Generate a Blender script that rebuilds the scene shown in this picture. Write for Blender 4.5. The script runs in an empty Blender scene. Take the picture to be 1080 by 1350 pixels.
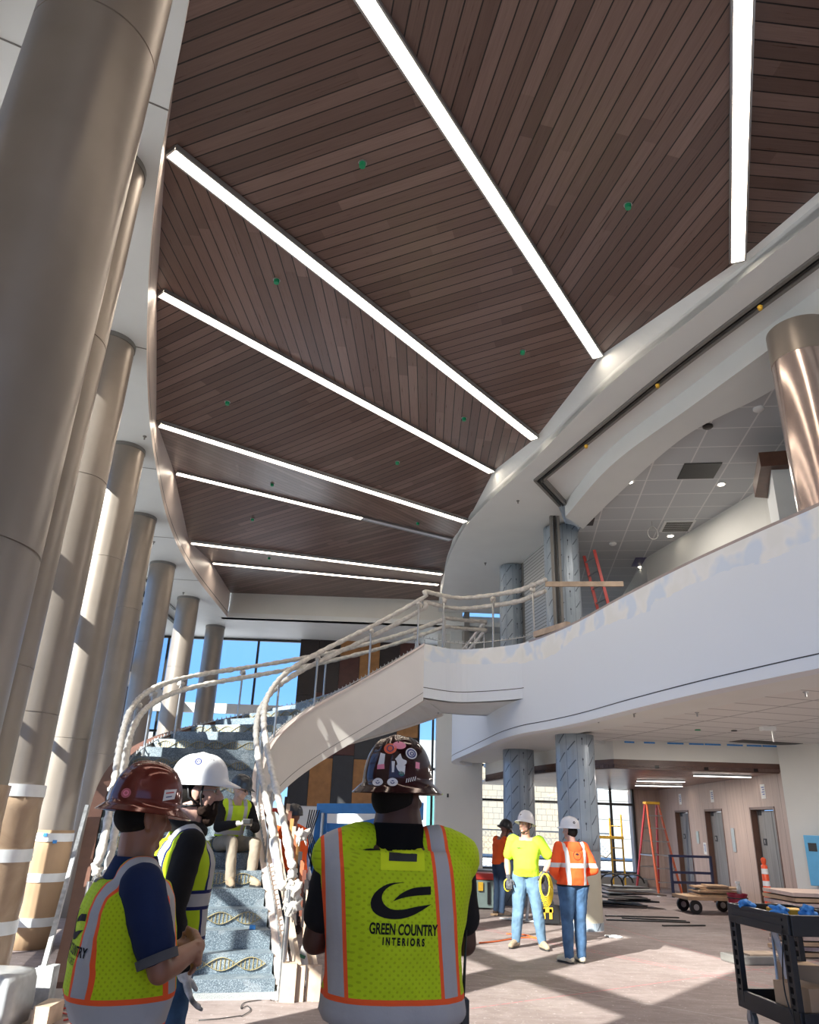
import bpy, bmesh, math, random
from mathutils import Vector, Matrix, Euler, noise
from mathutils.bvhtree import BVHTree
PI = math.pi
random.seed(7)
scene = bpy.context.scene
COL = scene.collection
def V(*a): return Vector(a)

# ---------------------------------------------------------------- camera
EYE = 1.65
cam_data = bpy.data.cameras.new('camera')
cam = bpy.data.objects.new('camera', cam_data)
COL.objects.link(cam)
cam_data.sensor_fit = 'VERTICAL'
cam_data.sensor_height = 24.0
cam_data.lens = 980.0/1350.0*24.0
cam_data.clip_start = .05
cam_data.clip_end = 500
PITCH, ROLL = math.radians(22.4), math.radians(2.1)
_f = V(0, math.cos(PITCH), math.sin(PITCH)); _r = V(1, 0, 0); _u = _r.cross(_f)
CR = _r*math.cos(ROLL)+_u*math.sin(ROLL); CU = -_r*math.sin(ROLL)+_u*math.cos(ROLL)
m = Matrix((CR, CU, -_f)).transposed().to_4x4()
m.translation = V(0, 0, EYE)
cam.matrix_world = m
scene.camera = cam
def ray(x, y): return CR*((x-540)/980.0)-CU*((y-675)/980.0)+_f
def atz(x, y, z):
    r = ray(x, y); return V(0, 0, EYE)+r*((z-EYE)/r.z)
def atY(x, y, Y):
    r = ray(x, y); return V(0, 0, EYE)+r*(Y/r.y)

# ---------------------------------------------------------------- mesh collector
def frame_for(d):
    d = d.normalized()
    a = V(0, 0, 1) if abs(d.z) < .95 else V(1, 0, 0)
    x = d.cross(a).normalized(); y = d.cross(x).normalized()
    return x, y
class MB:
    def __init__(s): s.v = []; s.f = []; s.mi = []; s.cur = 0
    def add(s, vs, fs):
        o = len(s.v); s.v += [tuple(q) for q in vs]
        for f in fs: s.f.append([i+o for i in f]); s.mi.append(s.cur)
        return s
    def box(s, c, d, rot=None, M=None):
        vs = []
        for sx in (-.5, .5):
            for sy in (-.5, .5):
                for sz in (-.5, .5):
                    p = V(sx*d[0], sy*d[1], sz*d[2])
                    if rot is not None: p = (Euler(rot).to_matrix() if not isinstance(rot, Matrix) else rot) @ p
                    p = p+Vector(c)
                    vs.append(p if M is None else M @ p)
        return s.add(vs, [(0, 1, 3, 2), (4, 6, 7, 5), (0, 4, 5, 1), (2, 3, 7, 6), (0, 2, 6, 4), (1, 5, 7, 3)])
    def bar(s, a, b, w, h, up=V(0, 0, 1)):
        a = Vector(a); b = Vector(b); d = (b-a)
        if d.length < 1e-6: return s
        n = d.normalized(); x = n.cross(up)
        if x.length < 1e-3: x = n.cross(V(0, 1, 0))
        x.normalize(); y = x.cross(n).normalized()
        vs = []
        for p in (a, b):
            for sx, sy in ((-1, -1), (1, -1), (1, 1), (-1, 1)): vs.append(p+x*sx*w/2+y*sy*h/2)
        return s.add(vs, [(0, 3, 2, 1), (4, 5, 6, 7), (0, 1, 5, 4), (1, 2, 6, 5), (2, 3, 7, 6), (3, 0, 4, 7)])
    def cyl(s, a, b, r0, r1=None, n=16, caps=True):
        a = Vector(a); b = Vector(b); r1 = r0 if r1 is None else r1
        x, y = frame_for(b-a); vs = []
        for p, r in ((a, r0), (b, r1)):
            for i in range(n):
                t = 2*PI*i/n; vs.append(p+x*math.cos(t)*r+y*math.sin(t)*r)
        fs = [(i, (i+1) % n, n+(i+1) % n, n+i) for i in range(n)]
        if caps: fs += [tuple(range(n))[::-1], tuple(range(n, 2*n))]
        return s.add(vs, fs)
    def tube(s, pts, r, n=10, caps=True):
        pts = [Vector(p) for p in pts]; k = len(pts)
        rr = r if isinstance(r, (list, tuple)) else [r]*k
        vs = []; x = None
        for i, p in enumerate(pts):
            d = (pts[min(i+1, k-1)]-pts[max(i-1, 0)])
            if d.length < 1e-7: d = V(0, 0, 1)
            d.normalize()
            if x is None: x, y = frame_for(d)
            else:
                x = (x-d*x.dot(d))
                if x.length < 1e-5: x, y = frame_for(d)
                x.normalize(); y = d.cross(x).normalized()
            for j in range(n):
                t = 2*PI*j/n; vs.append(p+(x*math.cos(t)+y*math.sin(t))*rr[i])
        fs = []
        for i in range(k-1):
            for j in range(n): fs.append((i*n+j, i*n+(j+1) % n, (i+1)*n+(j+1) % n, (i+1)*n+j))
        if caps: fs += [tuple(range(n))[::-1], tuple(range((k-1)*n, k*n))]
        return s.add(vs, fs)
    def rings(s, rings, caps=True, closed=True):
        n = len(rings[0]); vs = [p for r in rings for p in r]; fs = []
        m = n if closed else n-1
        for i in range(len(rings)-1):
            for j in range(m): fs.append((i*n+j, i*n+(j+1) % n, (i+1)*n+(j+1) % n, (i+1)*n+j))
        if caps: fs += [tuple(range(n))[::-1], tuple(range((len(rings)-1)*n, len(rings)*n))]
        return s.add(vs, fs)
    def lathe(s, prof, c=(0, 0, 0), n=24, sx=1, sy=1, M=None):
        rg = []
        for r, z in prof:
            q = []
            for i in range(n):
                t = 2*PI*i/n; p = V(math.cos(t)*r*sx, math.sin(t)*r*sy, z)+Vector(c)
                q.append(p if M is None else M @ p)
            rg.append(q)
        return s.rings(rg)
    def sphere(s, c, r, n=14, M=None):
        rx, ry, rz = (r, r, r) if not isinstance(r, (tuple, list)) else r
        prof = []; k = max(5, n//2)
        rg = []
        for i in range(k+1):
            a = -PI/2+PI*i/k; rr = max(.001, math.cos(a)); q = []
            for j in range(n):
                t = 2*PI*j/n; p = V(math.cos(t)*rr*rx, math.sin(t)*rr*ry, math.sin(a)*rz)
                if M is not None: p = M @ p
                q.append(p+Vector(c))
            rg.append(q)
        return s.rings(rg)
    def cap(s, a, b, r0, r1, n=14):   # capsule
        a = Vector(a); b = Vector(b); d = (b-a)
        if d.length < 1e-6: return s.sphere(a, r0, n)
        d.normalize(); pts = []; rr = []
        for t in (-.98, -.8, -.5, 0): pts.append(a+d*r0*t); rr.append(r0*math.sqrt(max(.02, 1-t*t)))
        for t in (0, .5, .8, .98): pts.append(b+d*r1*t); rr.append(r1*math.sqrt(max(.02, 1-t*t)))
        return s.tube(pts, rr, n)
    def prism(s, poly, z0, z1):
        n = len(poly)
        vs = [V(p[0], p[1], z0) for p in poly]+[V(p[0], p[1], z1) for p in poly]
        return s.add(vs, [tuple(range(n))[::-1], tuple(range(n, 2*n))]+[(i, (i+1) % n, n+(i+1) % n, n+i) for i in range(n)])
    def ribbon(s, pts, zb, zt, th):   # thick vertical wall following plan points; zb, zt number or list; th>0 to the left side
        k = len(pts); P = [V(p[0], p[1], 0) for p in pts]
        zb = zb if isinstance(zb, (list, tuple)) else [zb]*k; zt = zt if isinstance(zt, (list, tuple)) else [zt]*k
        rg = []
        for i in range(k):
            d = (P[min(i+1, k-1)]-P[max(i-1, 0)]).normalized(); nrm = V(-d.y, d.x, 0)
            q = P[i]+nrm*th
            rg.append([V(P[i].x, P[i].y, zb[i]), V(q.x, q.y, zb[i]), V(q.x, q.y, zt[i]), V(P[i].x, P[i].y, zt[i])])
        return s.rings(rg)
    def mesh(s, name, mat=None, smooth=False, bevel=0, normals=True):
        me = bpy.data.meshes.new(name); me.from_pydata(s.v, [], s.f)
        mats = mat if isinstance(mat, (list, tuple)) else ([mat] if mat else [])
        for q in mats: me.materials.append(q)
        for p, i in zip(me.polygons, s.mi): p.material_index = i; p.use_smooth = smooth
        if normals or bevel:
            bm = bmesh.new(); bm.from_mesh(me)
            bmesh.ops.recalc_face_normals(bm, faces=bm.faces)
            if bevel:
                ed = [e for e in bm.edges if len(e.link_faces) == 2 and e.calc_face_angle(0) > .6]
                bmesh.ops.bevel(bm, geom=ed, offset=bevel, segments=2, affect='EDGES', profile=.6)
            bm.to_mesh(me); bm.free()
        me.update()
        return me
    def build(s, name, mat=None, parent=None, smooth=False, bevel=0, angle=None, **tags):
        me = s.mesh(name, mat, smooth or angle is not None, bevel)
        if angle is not None:
            me.set_sharp_from_angle(angle=math.radians(angle))
        return link(name, me, parent, **tags)
def link(name, me, parent=None, **tags):
    o = bpy.data.objects.new(name, me); COL.objects.link(o)
    if parent is not None: o.parent = parent
    for k, v in tags.items(): o[k] = v
    return o
def thing(name, label, cat, loc=(0, 0, 0), rz=0, group=None, rot=None):
    o = bpy.data.objects.new(name, None); COL.objects.link(o); o.empty_display_size = .1
    o.location = loc; o.rotation_euler = rot if rot else (0, 0, rz); o['label'] = label; o['category'] = cat
    if group: o['group'] = group
    return o
def tag(o, label, cat, group=None, kind=None):
    o['label'] = label; o['category'] = cat
    if group: o['group'] = group
    if kind: o['kind'] = kind
    return o
def copy_tree(o, parent=None):
    c = o.copy(); COL.objects.link(c); c.parent = parent
    for ch in list(o.children): copy_tree(ch, c)
    return c
def struct(o): o['kind'] = 'structure'; return o

# ---------------------------------------------------------------- shader expressions
class S:
    def __init__(s, nt, sock): s.nt = nt; s.s = sock
    def _m(s, op, *o, clamp=False):
        n = s.nt.nodes.new('ShaderNodeMath'); n.operation = op; n.use_clamp = clamp
        for i, q in enumerate((s,)+o):
            if isinstance(q, S): s.nt.links.new(q.s, n.inputs[i])
            else: n.inputs[i].default_value = q
        return S(s.nt, n.outputs[0])
    def __add__(s, o): return s._m('ADD', o)
    __radd__ = __add__
    def __sub__(s, o): return s._m('SUBTRACT', o)
    def __rsub__(s, o): return (s*-1)+o
    def __mul__(s, o): return s._m('MULTIPLY', o)
    __rmul__ = __mul__
    def __truediv__(s, o): return s._m('DIVIDE', o)
    def __lt__(s, o): return s._m('LESS_THAN', o)
    def __gt__(s, o): return s._m('GREATER_THAN', o)
    def abs(s): return s._m('ABSOLUTE')
    def floor(s): return s._m('FLOOR')
    def fract(s): return s._m('FRACT')
    def sin(s): return s._m('SINE')
    def sqrt(s): return s._m('SQRT')
    def max(s, o): return s._m('MAXIMUM', o)
    def min(s, o): return s._m('MINIMUM', o)
    def pow(s, o): return s._m('POWER', o)
    def clamp(s): return s._m('ADD', 0.0, clamp=True)
class Mat:
    def __init__(s, name, rough=.6, metal=0.0, spec=.5):
        s.m = bpy.data.materials.new(name); s.m.use_nodes = True; s.nt = s.m.node_tree
        s.b = s.nt.nodes['Principled BSDF']; s.out = s.nt.nodes['Material Output']
        s.b.inputs['Roughness'].default_value = rough; s.b.inputs['Metallic'].default_value = metal
        s.b.inputs['Specular IOR Level'].default_value = spec
        s.tc = None
    def coords(s, kind='Object'):
        if s.tc is None: s.tc = s.nt.nodes.new('ShaderNodeTexCoord')
        return S(s.nt, s.tc.outputs[kind])
    def xyz(s, kind='Object'):
        n = s.nt.nodes.new('ShaderNodeSeparateXYZ'); s.nt.links.new(s.coords(kind).s, n.inputs[0])
        return [S(s.nt, n.outputs[i]) for i in range(3)]
    def vec(s, x, y, z=0.0):
        n = s.nt.nodes.new('ShaderNodeCombineXYZ')
        for i, q in enumerate((x, y, z)):
            if isinstance(q, S): s.nt.links.new(q.s, n.inputs[i])
            else: n.inputs[i].default_value = q
        return S(s.nt, n.outputs[0])
    def noise(s, scale=5, detail=3, vec=None, rough=.5, dist=0):
        n = s.nt.nodes.new('ShaderNodeTexNoise'); n.inputs['Scale'].default_value = scale
        n.inputs['Detail'].default_value = detail; n.inputs['Roughness'].default_value = rough; n.inputs['Distortion'].default_value = dist
        s.nt.links.new((vec or s.coords()).s, n.inputs['Vector']); return S(s.nt, n.outputs['Fac'])
    def white(s, vec):
        n = s.nt.nodes.new('ShaderNodeTexWhiteNoise'); n.noise_dimensions = '3D'
        s.nt.links.new(vec.s, n.inputs['Vector']); return S(s.nt, n.outputs['Value'])
    def voro(s, scale, vec=None, feat='F1', out='Distance'):
        n = s.nt.nodes.new('ShaderNodeTexVoronoi'); n.feature = feat; n.inputs['Scale'].default_value = scale
        s.nt.links.new((vec or s.coords()).s, n.inputs['Vector']); return S(s.nt, n.outputs[out])
    def ramp(s, fac, stops, const=False):
        n = s.nt.nodes.new('ShaderNodeValToRGB'); e = n.color_ramp.elements
        if const: n.color_ramp.interpolation = 'CONSTANT'
        while len(e) < len(stops): e.new(.5)
        for q, (p, c) in zip(e, stops): q.position = p; q.color = (*c, 1)
        s.nt.links.new(fac.s, n.inputs[0]); return S(s.nt, n.outputs[0])
    def mix(s, fac, a, b):
        n = s.nt.nodes.new('ShaderNodeMix'); n.data_type = 'RGBA'
        for idx, q in ((0, fac), (6, a), (7, b)):
            if isinstance(q, S): s.nt.links.new(q.s, n.inputs[idx])
            elif idx == 0: n.inputs[0].default_value = q
            else: n.inputs[idx].default_value = (*q, 1)
        return S(s.nt, n.outputs[2])
    def col(s, c):
        if isinstance(c, S): s.nt.links.new(c.s, s.b.inputs['Base Color'])
        else: s.b.inputs['Base Color'].default_value = (*c, 1)
        return s
    def rough(s, r):
        if isinstance(r, S): s.nt.links.new(r.s, s.b.inputs['Roughness'])
        else: s.b.inputs['Roughness'].default_value = r
        return s
    def bump(s, h, strength=.3, dist=.01):
        n = s.nt.nodes.new('ShaderNodeBump'); n.inputs['Strength'].default_value = strength; n.inputs['Distance'].default_value = dist
        s.nt.links.new(h.s, n.inputs['Height']); s.nt.links.new(n.outputs[0], s.b.inputs['Normal']); return s
def plain(name, c, rough=.6, metal=0.0, var=.08, scale=8, bump=0.0, spec=.5, bscale=60):
    M = Mat(name, rough, metal, spec)
    n = M.noise(scale, 3)
    lo = tuple(max(0, x*(1-var)) for x in c); hi = tuple(min(1, x*(1+var)) for x in c)
    M.col(M.ramp(n, [(.3, lo), (.7, hi)]))
    if bump: M.bump(M.noise(bscale, 2), bump, .004)
    return M.m
def emit(name, c, strength):
    M = Mat(name); M.b.inputs['Base Color'].default_value = (*c, 1)
    M.b.inputs['Emission Color'].default_value = (*c, 1); M.b.inputs['Emission Strength'].default_value = strength
    return M.m
# ================================================================ materials
def wood_ceiling(name, ang, pitch=.14, tone=1.0):
    M = Mat(name, .42, 0, .45)
    x, y, z = M.xyz()
    ca, sa = math.cos(ang), math.sin(ang)
    u = x*ca+y*sa; v = (y*ca-x*sa)/pitch
    idx = v.floor(); fr = v.fract()
    r1 = M.white(M.vec(idx, 3.7, 1.1))
    seg = ((u+r1*7.0)/2.6).floor()
    r2 = M.white(M.vec(idx, seg, 5.3))
    grain = M.noise(1.0, 6, M.vec(u*2.2, v*9.0+idx*17.0, 0.0), .6, .6)
    t = r2*.46+grain*.52+r1*.12-.09
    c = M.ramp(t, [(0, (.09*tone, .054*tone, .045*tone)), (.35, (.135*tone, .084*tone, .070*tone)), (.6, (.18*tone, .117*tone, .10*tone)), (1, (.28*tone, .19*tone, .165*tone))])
    gap = (fr-.5).abs() > .455
    c = M.mix(gap, c, (.006, .004, .004))
    M.col(c); M.rough(grain*.22+.2)
    M.bump((gap*-1.0)+grain*.06, .5, .008)
    return M.m
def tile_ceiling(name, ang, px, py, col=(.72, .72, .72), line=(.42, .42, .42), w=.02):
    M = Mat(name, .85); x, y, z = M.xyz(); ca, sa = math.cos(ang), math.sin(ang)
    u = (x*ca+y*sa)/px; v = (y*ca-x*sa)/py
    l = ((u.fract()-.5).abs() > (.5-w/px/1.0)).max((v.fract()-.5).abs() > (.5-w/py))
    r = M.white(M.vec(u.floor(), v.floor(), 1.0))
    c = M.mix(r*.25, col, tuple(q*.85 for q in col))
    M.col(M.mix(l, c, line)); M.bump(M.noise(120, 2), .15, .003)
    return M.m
m_white = plain('white_paint', (.78, .79, .78), .55, var=.02, scale=2, bump=.05)
m_soffit = plain('soffit_paint', (.74, .76, .745), .5, var=.02, scale=2, bump=.04)
m_cream = plain('cream_wall_paint', (.7, .69, .64), .6, var=.03, scale=1.5, bump=.05)
m_grey = plain('grey_trim', (.2, .19, .175), .45, var=.05)
m_dark = plain('dark_bronze_trim', (.03, .028, .026), .4, var=.1)
m_black = plain('black_plastic', (.012, .012, .013), .45, var=.2, bump=.05)
m_steel = plain('brushed_steel', (.5, .49, .47), .3, 1.0, var=.08, scale=30)
m_alu = plain('anodised_aluminium', (.42, .43, .44), .38, .8, var=.04)
m_red = plain('red_paint', (.5, .04, .03), .4, var=.1)
m_blue = plain('lift_blue_paint', (.07, .30, .72), .35, var=.08)
m_ltblue = plain('light_blue_paint', (.12, .4, .65), .4, var=.05)
m_orange = plain('orange_fiberglass', (.62, .12, .03), .45, var=.1)
m_yellow = plain('yellow_paint', (.65, .38, .03), .45, var=.1)
m_rubber = plain('tyre_rubber', (.05, .052, .055), .75, var=.2, bump=.2)
m_lumber = plain('pine_lumber', (.46, .35, .26), .7, var=.18, scale=6)
m_ply = plain('plywood', (.42, .28, .17), .7, var=.2, scale=4)
m_paper = plain('white_paper', (.8, .8, .78), .8, var=.04)
m_wrap = plain('white_stretch_wrap', (.56, .53, .49), .4, var=.2, scale=14, bump=.9, bscale=30)
m_cardboard = plain('cardboard', (.42, .28, .17), .8, var=.1, scale=2)
m_tape = plain('white_tape', (.72, .74, .76), .35, var=.06)
m_bluetape = plain('blue_rag', (.05, .25, .62), .7, var=.2, scale=40)
m_pink = plain('pinkish_trim_paint', (.72, .62, .57), .4, var=.02, scale=2)

# metallic taupe column cladding with tight panel joints
def column_mat():
    M = Mat('column_cladding', .36, .4, .5)
    n = M.noise(3, 3)
    c = M.ramp(n, [(.3, (.28, .24, .205)), (.7, (.315, .27, .232))])
    M.col(c); M.bump(M.noise(2.0, 2), .04, .02); return M.m
m_col = column_mat()
def wrapped_mat():
    M = Mat('printed_protective_film', .32, .1, .6)
    x, y, z = M.xyz()
    at = M.nt.nodes.new('ShaderNodeMath'); at.operation = 'ARCTAN2'
    M.nt.links.new(y.s, at.inputs[0]); M.nt.links.new(x.s, at.inputs[1])
    a = S(M.nt, at.outputs[0])*.36              # arc length on the shaft
    w = .2; st = a/w; sid = st.floor(); f = st.fract()
    seam = (f-.5).abs() > .485
    arrow_strip = (sid._m('MODULO', 3.0).abs() < .5)
    # short diagonal words
    u = (f-.5)*w; q = (z+sid*.13)/.33; qf = (q.fract()-.5)*.33
    p = (qf-u*1.1)*.67; t = (qf+u*.9)*.74
    word = (p.abs() < .011)*(t.abs() < .10)
    letters = ((t*55.0).fract() > .25)
    dot = ((u+.07).pow(2.0)+(qf+.08).pow(2.0)) < .00012
    diag = (word*letters).max(dot)
    # arrows
    az = (z/.36).fract()*.36-.18
    shaft = (u.abs() < .004)*(az.abs() < .06)
    head = ((u.abs()+(az-.05).abs()*.5) < .016)*(az > .03)
    arrow = shaft.max(head)
    ink = M.mix(arrow_strip, diag*1.0, arrow*1.0)
    lum = M.nt.nodes.new('ShaderNodeRGBToBW'); M.nt.links.new(ink.s, lum.inputs[0])
    base = M.ramp(M.noise(2.2, 3), [(.3, (.27, .33, .39)), (.7, (.37, .43, .49))])
    c = M.mix(seam, base, (.12, .14, .17)); c = M.mix(S(M.nt, lum.outputs[0]), c, (.03, .04, .06))
    M.col(c); M.bump(M.noise(3.5, 3, M.vec(a*6.0, a*2.0, z*.6)), .35, .03)
    return M.m
m_film = wrapped_mat()
def paper_wrap():
    M = Mat('crumpled_column_paper', .4, .15); n = M.noise(2, 4, None, .6, 1.5)
    x, y, z = M.xyz()
    M.col(M.ramp(n, [(.3, (.3, .2, .13)), (.7, (.45, .33, .23))])); M.bump(n, .3, .03); return M.m
def floor_mat():
    M = Mat('dusty_concrete_floor', .75, 0, .3)
    x, y, z = M.xyz()
    n1 = M.noise(.5, 6, None, .65); n2 = M.noise(7, 5, None, .7); n3 = M.noise(2.2, 5, M.vec(x*1.0, y*3.5, 0.0), .7, .8)
    c = M.ramp(n1*.5+n2*.25+n3*.35, [(.34, (.15, .115, .105)), (.5, (.22, .172, .16)), (.62, (.30, .245, .23)), (.78, (.45, .41, .395))])
    # red chalk layout lines
    def line(a, b, cc, w): return ((x*a+y*b-cc).abs() < w)
    wob = M.noise(30, 3)
    red = line(.82, .57, 9.15, .012).max(line(.82, .57, 9.28, .009)).max(line(-.57, .82, 6.4, .008)).max(line(.98, .2, 6.8, .008))*(wob > .42)
    c = M.mix(red*.75, c, (.5, .13, .15))
    jt = line(.6, .8, 8.6, .006).max(line(.3, .954, 14.1, .007)).max(line(-.5, .866, 9.9, .006))
    c = M.mix(jt*.5, c, (.66, .62, .6))
    dust = (M.noise(18, 4, None, .8) > .63)
    c = M.mix(dust*.55, c, (.66, .6, .58))
    M.col(c); M.bump(n2, .2, .006); M.rough(n2*.3+.55); return M.m
m_floor = floor_mat()
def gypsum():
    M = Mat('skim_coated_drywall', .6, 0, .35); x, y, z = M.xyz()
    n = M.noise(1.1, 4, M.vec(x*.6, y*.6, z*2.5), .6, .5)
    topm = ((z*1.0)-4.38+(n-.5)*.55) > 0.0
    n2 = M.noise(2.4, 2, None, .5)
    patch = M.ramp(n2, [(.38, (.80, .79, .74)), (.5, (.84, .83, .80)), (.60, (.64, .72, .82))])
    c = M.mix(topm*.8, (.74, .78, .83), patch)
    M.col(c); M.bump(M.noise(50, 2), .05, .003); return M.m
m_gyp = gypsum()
def terrazzo():
    M = Mat('blue_grey_terrazzo', .45, 0, .5)
    v = M.voro(170, None, 'F1', 'Color'); bw = M.nt.nodes.new('ShaderNodeRGBToBW'); M.nt.links.new(v.s, bw.inputs[0])
    c = M.ramp(S(M.nt, bw.outputs[0]), [(0, (.055, .075, .095)), (.35, (.09, .12, .148)), (.6, (.135, .172, .205)), (.85, (.32, .38, .42))])
    d = M.noise(3, 4); M.col(M.mix((d > .55)*.25, c, (.4, .43, .45))); return M.m
m_terr = terrazzo()
m_gold = plain('gold_inlay', (.36, .29, .14), .5, .2, var=.3, scale=120)
def glass():
    M = Mat('clear_glazing'); nt = M.nt
    tr = nt.nodes.new('ShaderNodeBsdfTransparent'); tr.inputs[0].default_value = (.93, .97, .97, 1)
    gl = nt.nodes.new('ShaderNodeBsdfGlossy'); gl.inputs['Roughness'].default_value = .02
    fr = nt.nodes.new('ShaderNodeFresnel'); fr.inputs[0].default_value = 1.4
    mx = nt.nodes.new('ShaderNodeMixShader'); nt.links.new(fr.outputs[0], mx.inputs[0])
    nt.links.new(tr.outputs[0], mx.inputs[1]); nt.links.new(gl.outputs[0], mx.inputs[2]); nt.links.new(mx.outputs[0], M.out.inputs[0])
    return M.m
m_glass = glass()
def slats(name, c, pitch, axis=2):
    M = Mat(name, .4, .5); q = M.xyz()[axis]/pitch; f = q.fract()
    M.col(M.mix((f > .8), c, tuple(k*.25 for k in c))); M.bump(f, .8, .02); return M.m
m_shutter = slats('roller_shutter', (.45, .45, .44), .075)
def stone():
    M = Mat('limestone_ashlar', .9); x, y, z = M.xyz()
    b = M.nt.nodes.new('ShaderNodeTexBrick'); b.inputs['Scale'].default_value = 1.0
    b.inputs['Brick Width'].default_value = .5; b.inputs['Row Height'].default_value = .3; b.inputs['Mortar Size'].default_value = .014
    b.inputs['Color1'].default_value = (.34, .27, .18, 1); b.inputs['Color2'].default_value = (.22, .21, .18, 1); b.inputs['Mortar'].default_value = (.11, .10, .09, 1)
    b.squash = .6; b.squash_frequency = 3
    M.nt.links.new(M.vec(x, z, 0.0).s, b.inputs['Vector'])
    M.col(S(M.nt, b.outputs['Color'])); return M.m
m_stone = stone()
def vgrain(name, c0, c1, pw=.6):
    M = Mat(name, .5, 0, .4); x, y, z = M.xyz()
    l = (x+y); n = M.noise(1.0, 5, M.vec(l*14.0, 0.0, z*.8), .6, .4)
    c = M.ramp(n, [(.3, c0), (.7, c1)])
    seam = ((l/pw).fract() < .012)
    M.col(M.mix(seam, c, tuple(q*.4 for q in c0))); return M.m
m_laminate = vgrain('light_wood_laminate', (.42, .31, .26), (.56, .43, .37), 1.1)
m_concrete = plain('outdoor_concrete', (.48, .46, .44), .9, var=.08, scale=.6)
# ================================================================ architecture
def poly_obj(name, pts, mat, th=.05, up=True, **tags):
    b = MB(); n = len(pts); dz = th if up else -th
    vs = [Vector(p) for p in pts]+[Vector(p)+V(0, 0, dz) for p in pts]
    b.add(vs, [tuple(range(n))[::-1], tuple(range(n, 2*n))]+[(i, (i+1) % n, n+(i+1) % n, n+i) for i in range(n)])
    return b.build(name, mat, kind='structure')
def resample(P, n):
    P = [Vector(p) for p in P]; L = [0]
    for a, b in zip(P[:-1], P[1:]): L.append(L[-1]+(b-a).length)
    out = []
    for i in range(n):
        t = L[-1]*i/(n-1); k = 0
        while k < len(P)-2 and L[k+1] < t: k += 1
        u = (t-L[k])/max(1e-9, L[k+1]-L[k]); out.append(P[k].lerp(P[k+1], min(1, u)))
    return out
def smooth(P, n=60):
    P = [Vector(p) for p in P]; Q = [P[0]*2-P[1]]+P+[P[-1]*2-P[-2]]; out = []
    for i in range(1, len(Q)-2):
        for j in range(8):
            t = j/8; a, b, c, d = Q[i-1], Q[i], Q[i+1], Q[i+2]
            out.append(.5*((2*b)+(-a+c)*t+(2*a-5*b+4*c-d)*t*t+(-a+3*b-3*c+d)*t**3))
    out.append(P[-1]); return resample(out, n)

# ---- floors
b = MB(); b.box((2, 13, -.1), (24, 40, .2)); struct(b.build('floor', m_floor))
b = MB(); b.box((0, 60, -.35), (120, 160, .3)); struct(b.build('ground', m_concrete))

# ---- left row of round columns, radius .29
COLS = [(-1.65, 2.57), (-2.8, 5.05), (-3.8, 7.82), (-4.6, 10.76), (-5.32, 13.77), (-5.77, 16.78), (-5.94, 19.75), (-5.94, 22.97)]
labs = ['nearest and largest taupe metal column at the far left edge of the photo',
        'second taupe metal column, overlapping the right side of the largest one',
        'third taupe metal column, its foot wrapped in brown paper with white tape',
        'fourth taupe metal column, short cardboard sleeve with blue tape dabs at its foot',
        'fifth taupe metal column from the camera, behind the foot of the stair railing',
        'sixth taupe metal column from the camera, dark mullions showing beside its top',
        'seventh taupe metal column, second from the far end of the row',
        'farthest taupe metal column, standing in front of the blue sky window']
def shaft(r=.29, h=7.0, n=48):
    b = MB(); rg = []
    zs = [0]
    for j in (2.5, 5.1): zs += [j-.006, j-.004, j+.004, j+.006]
    zs += [h]
    prof = []
    for z in zs:
        rr = r-.006 if any(abs(z-j) < .005 for j in (2.5, 5.1)) else r
        prof.append((rr, z))
    b.lathe(prof, n=n); return b
me_shaft = shaft().mesh('shaft', m_col, True); me_shaft.set_sharp_from_angle(angle=math.radians(50))
bc = MB(); bc.lathe([(.30, 6.94), (.30, 7.0)], n=40); me_cap = bc.mesh('cap_ring', m_grey, True); me_cap.set_sharp_from_angle(angle=.7)
for i, (x, y) in enumerate(COLS):
    t = thing('round_column', labs[i], 'column', (x, y, 0), group='taupe columns along the glass wall')
    link('shaft', me_shaft, t); link('cap_ring', me_cap, t)
    if i == 2 or i == 1:
        w = MB(); rg = []
        for k in range(12):
            z = .01+k*1.75/11
            rg.append([V(math.cos(a)*(.305+.006*math.sin(a*7+k*2.1)+.004*math.sin(a*17+k)), math.sin(a)*(.305+.006*math.sin(a*7+k*2.1)), z) for a in [2*PI*j/40 for j in range(40)]])
        w.rings(rg); w.build('paper_wrap', paper_wrap() if i == 1 else bpy.data.materials['crumpled_column_paper'], t, True)
        for z in ((.55, 1.15, 1.72) if i == 2 else (.4, 1.2)):
            q = MB(); q.lathe([(.314, z), (.314, z+.11)], n=40); q.build('tape_band', m_tape, t, angle=40)
    if i == 3:
        w = MB(); rg = []
        for k in range(6):
            z = .005+k*1.35/5
            rg.append([V(math.cos(a)*(.302+.004*math.sin(a*23)), math.sin(a)*(.302+.004*math.sin(a*23)), z) for a in [2*PI*j/60 for j in range(60)]])
        w.rings(rg); w.build('cardboard_sleeve', m_cardboard, t, True)
        for z in (.25, .75, 1.22):
            q = MB(); q.lathe([(.312, z), (.312, z+.1)], n=40); q.build('tape_band', m_tape, t, angle=40)
        for a, z in ((-1.3, 1.30), (-.9, 1.22)):
            q = MB(); q.box((math.cos(a)*.318, math.sin(a)*.318, z), (.05, .01, .04), rot=(0, 0, a+PI/2)); q.build('blue_tape', m_bluetape, t)

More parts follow.
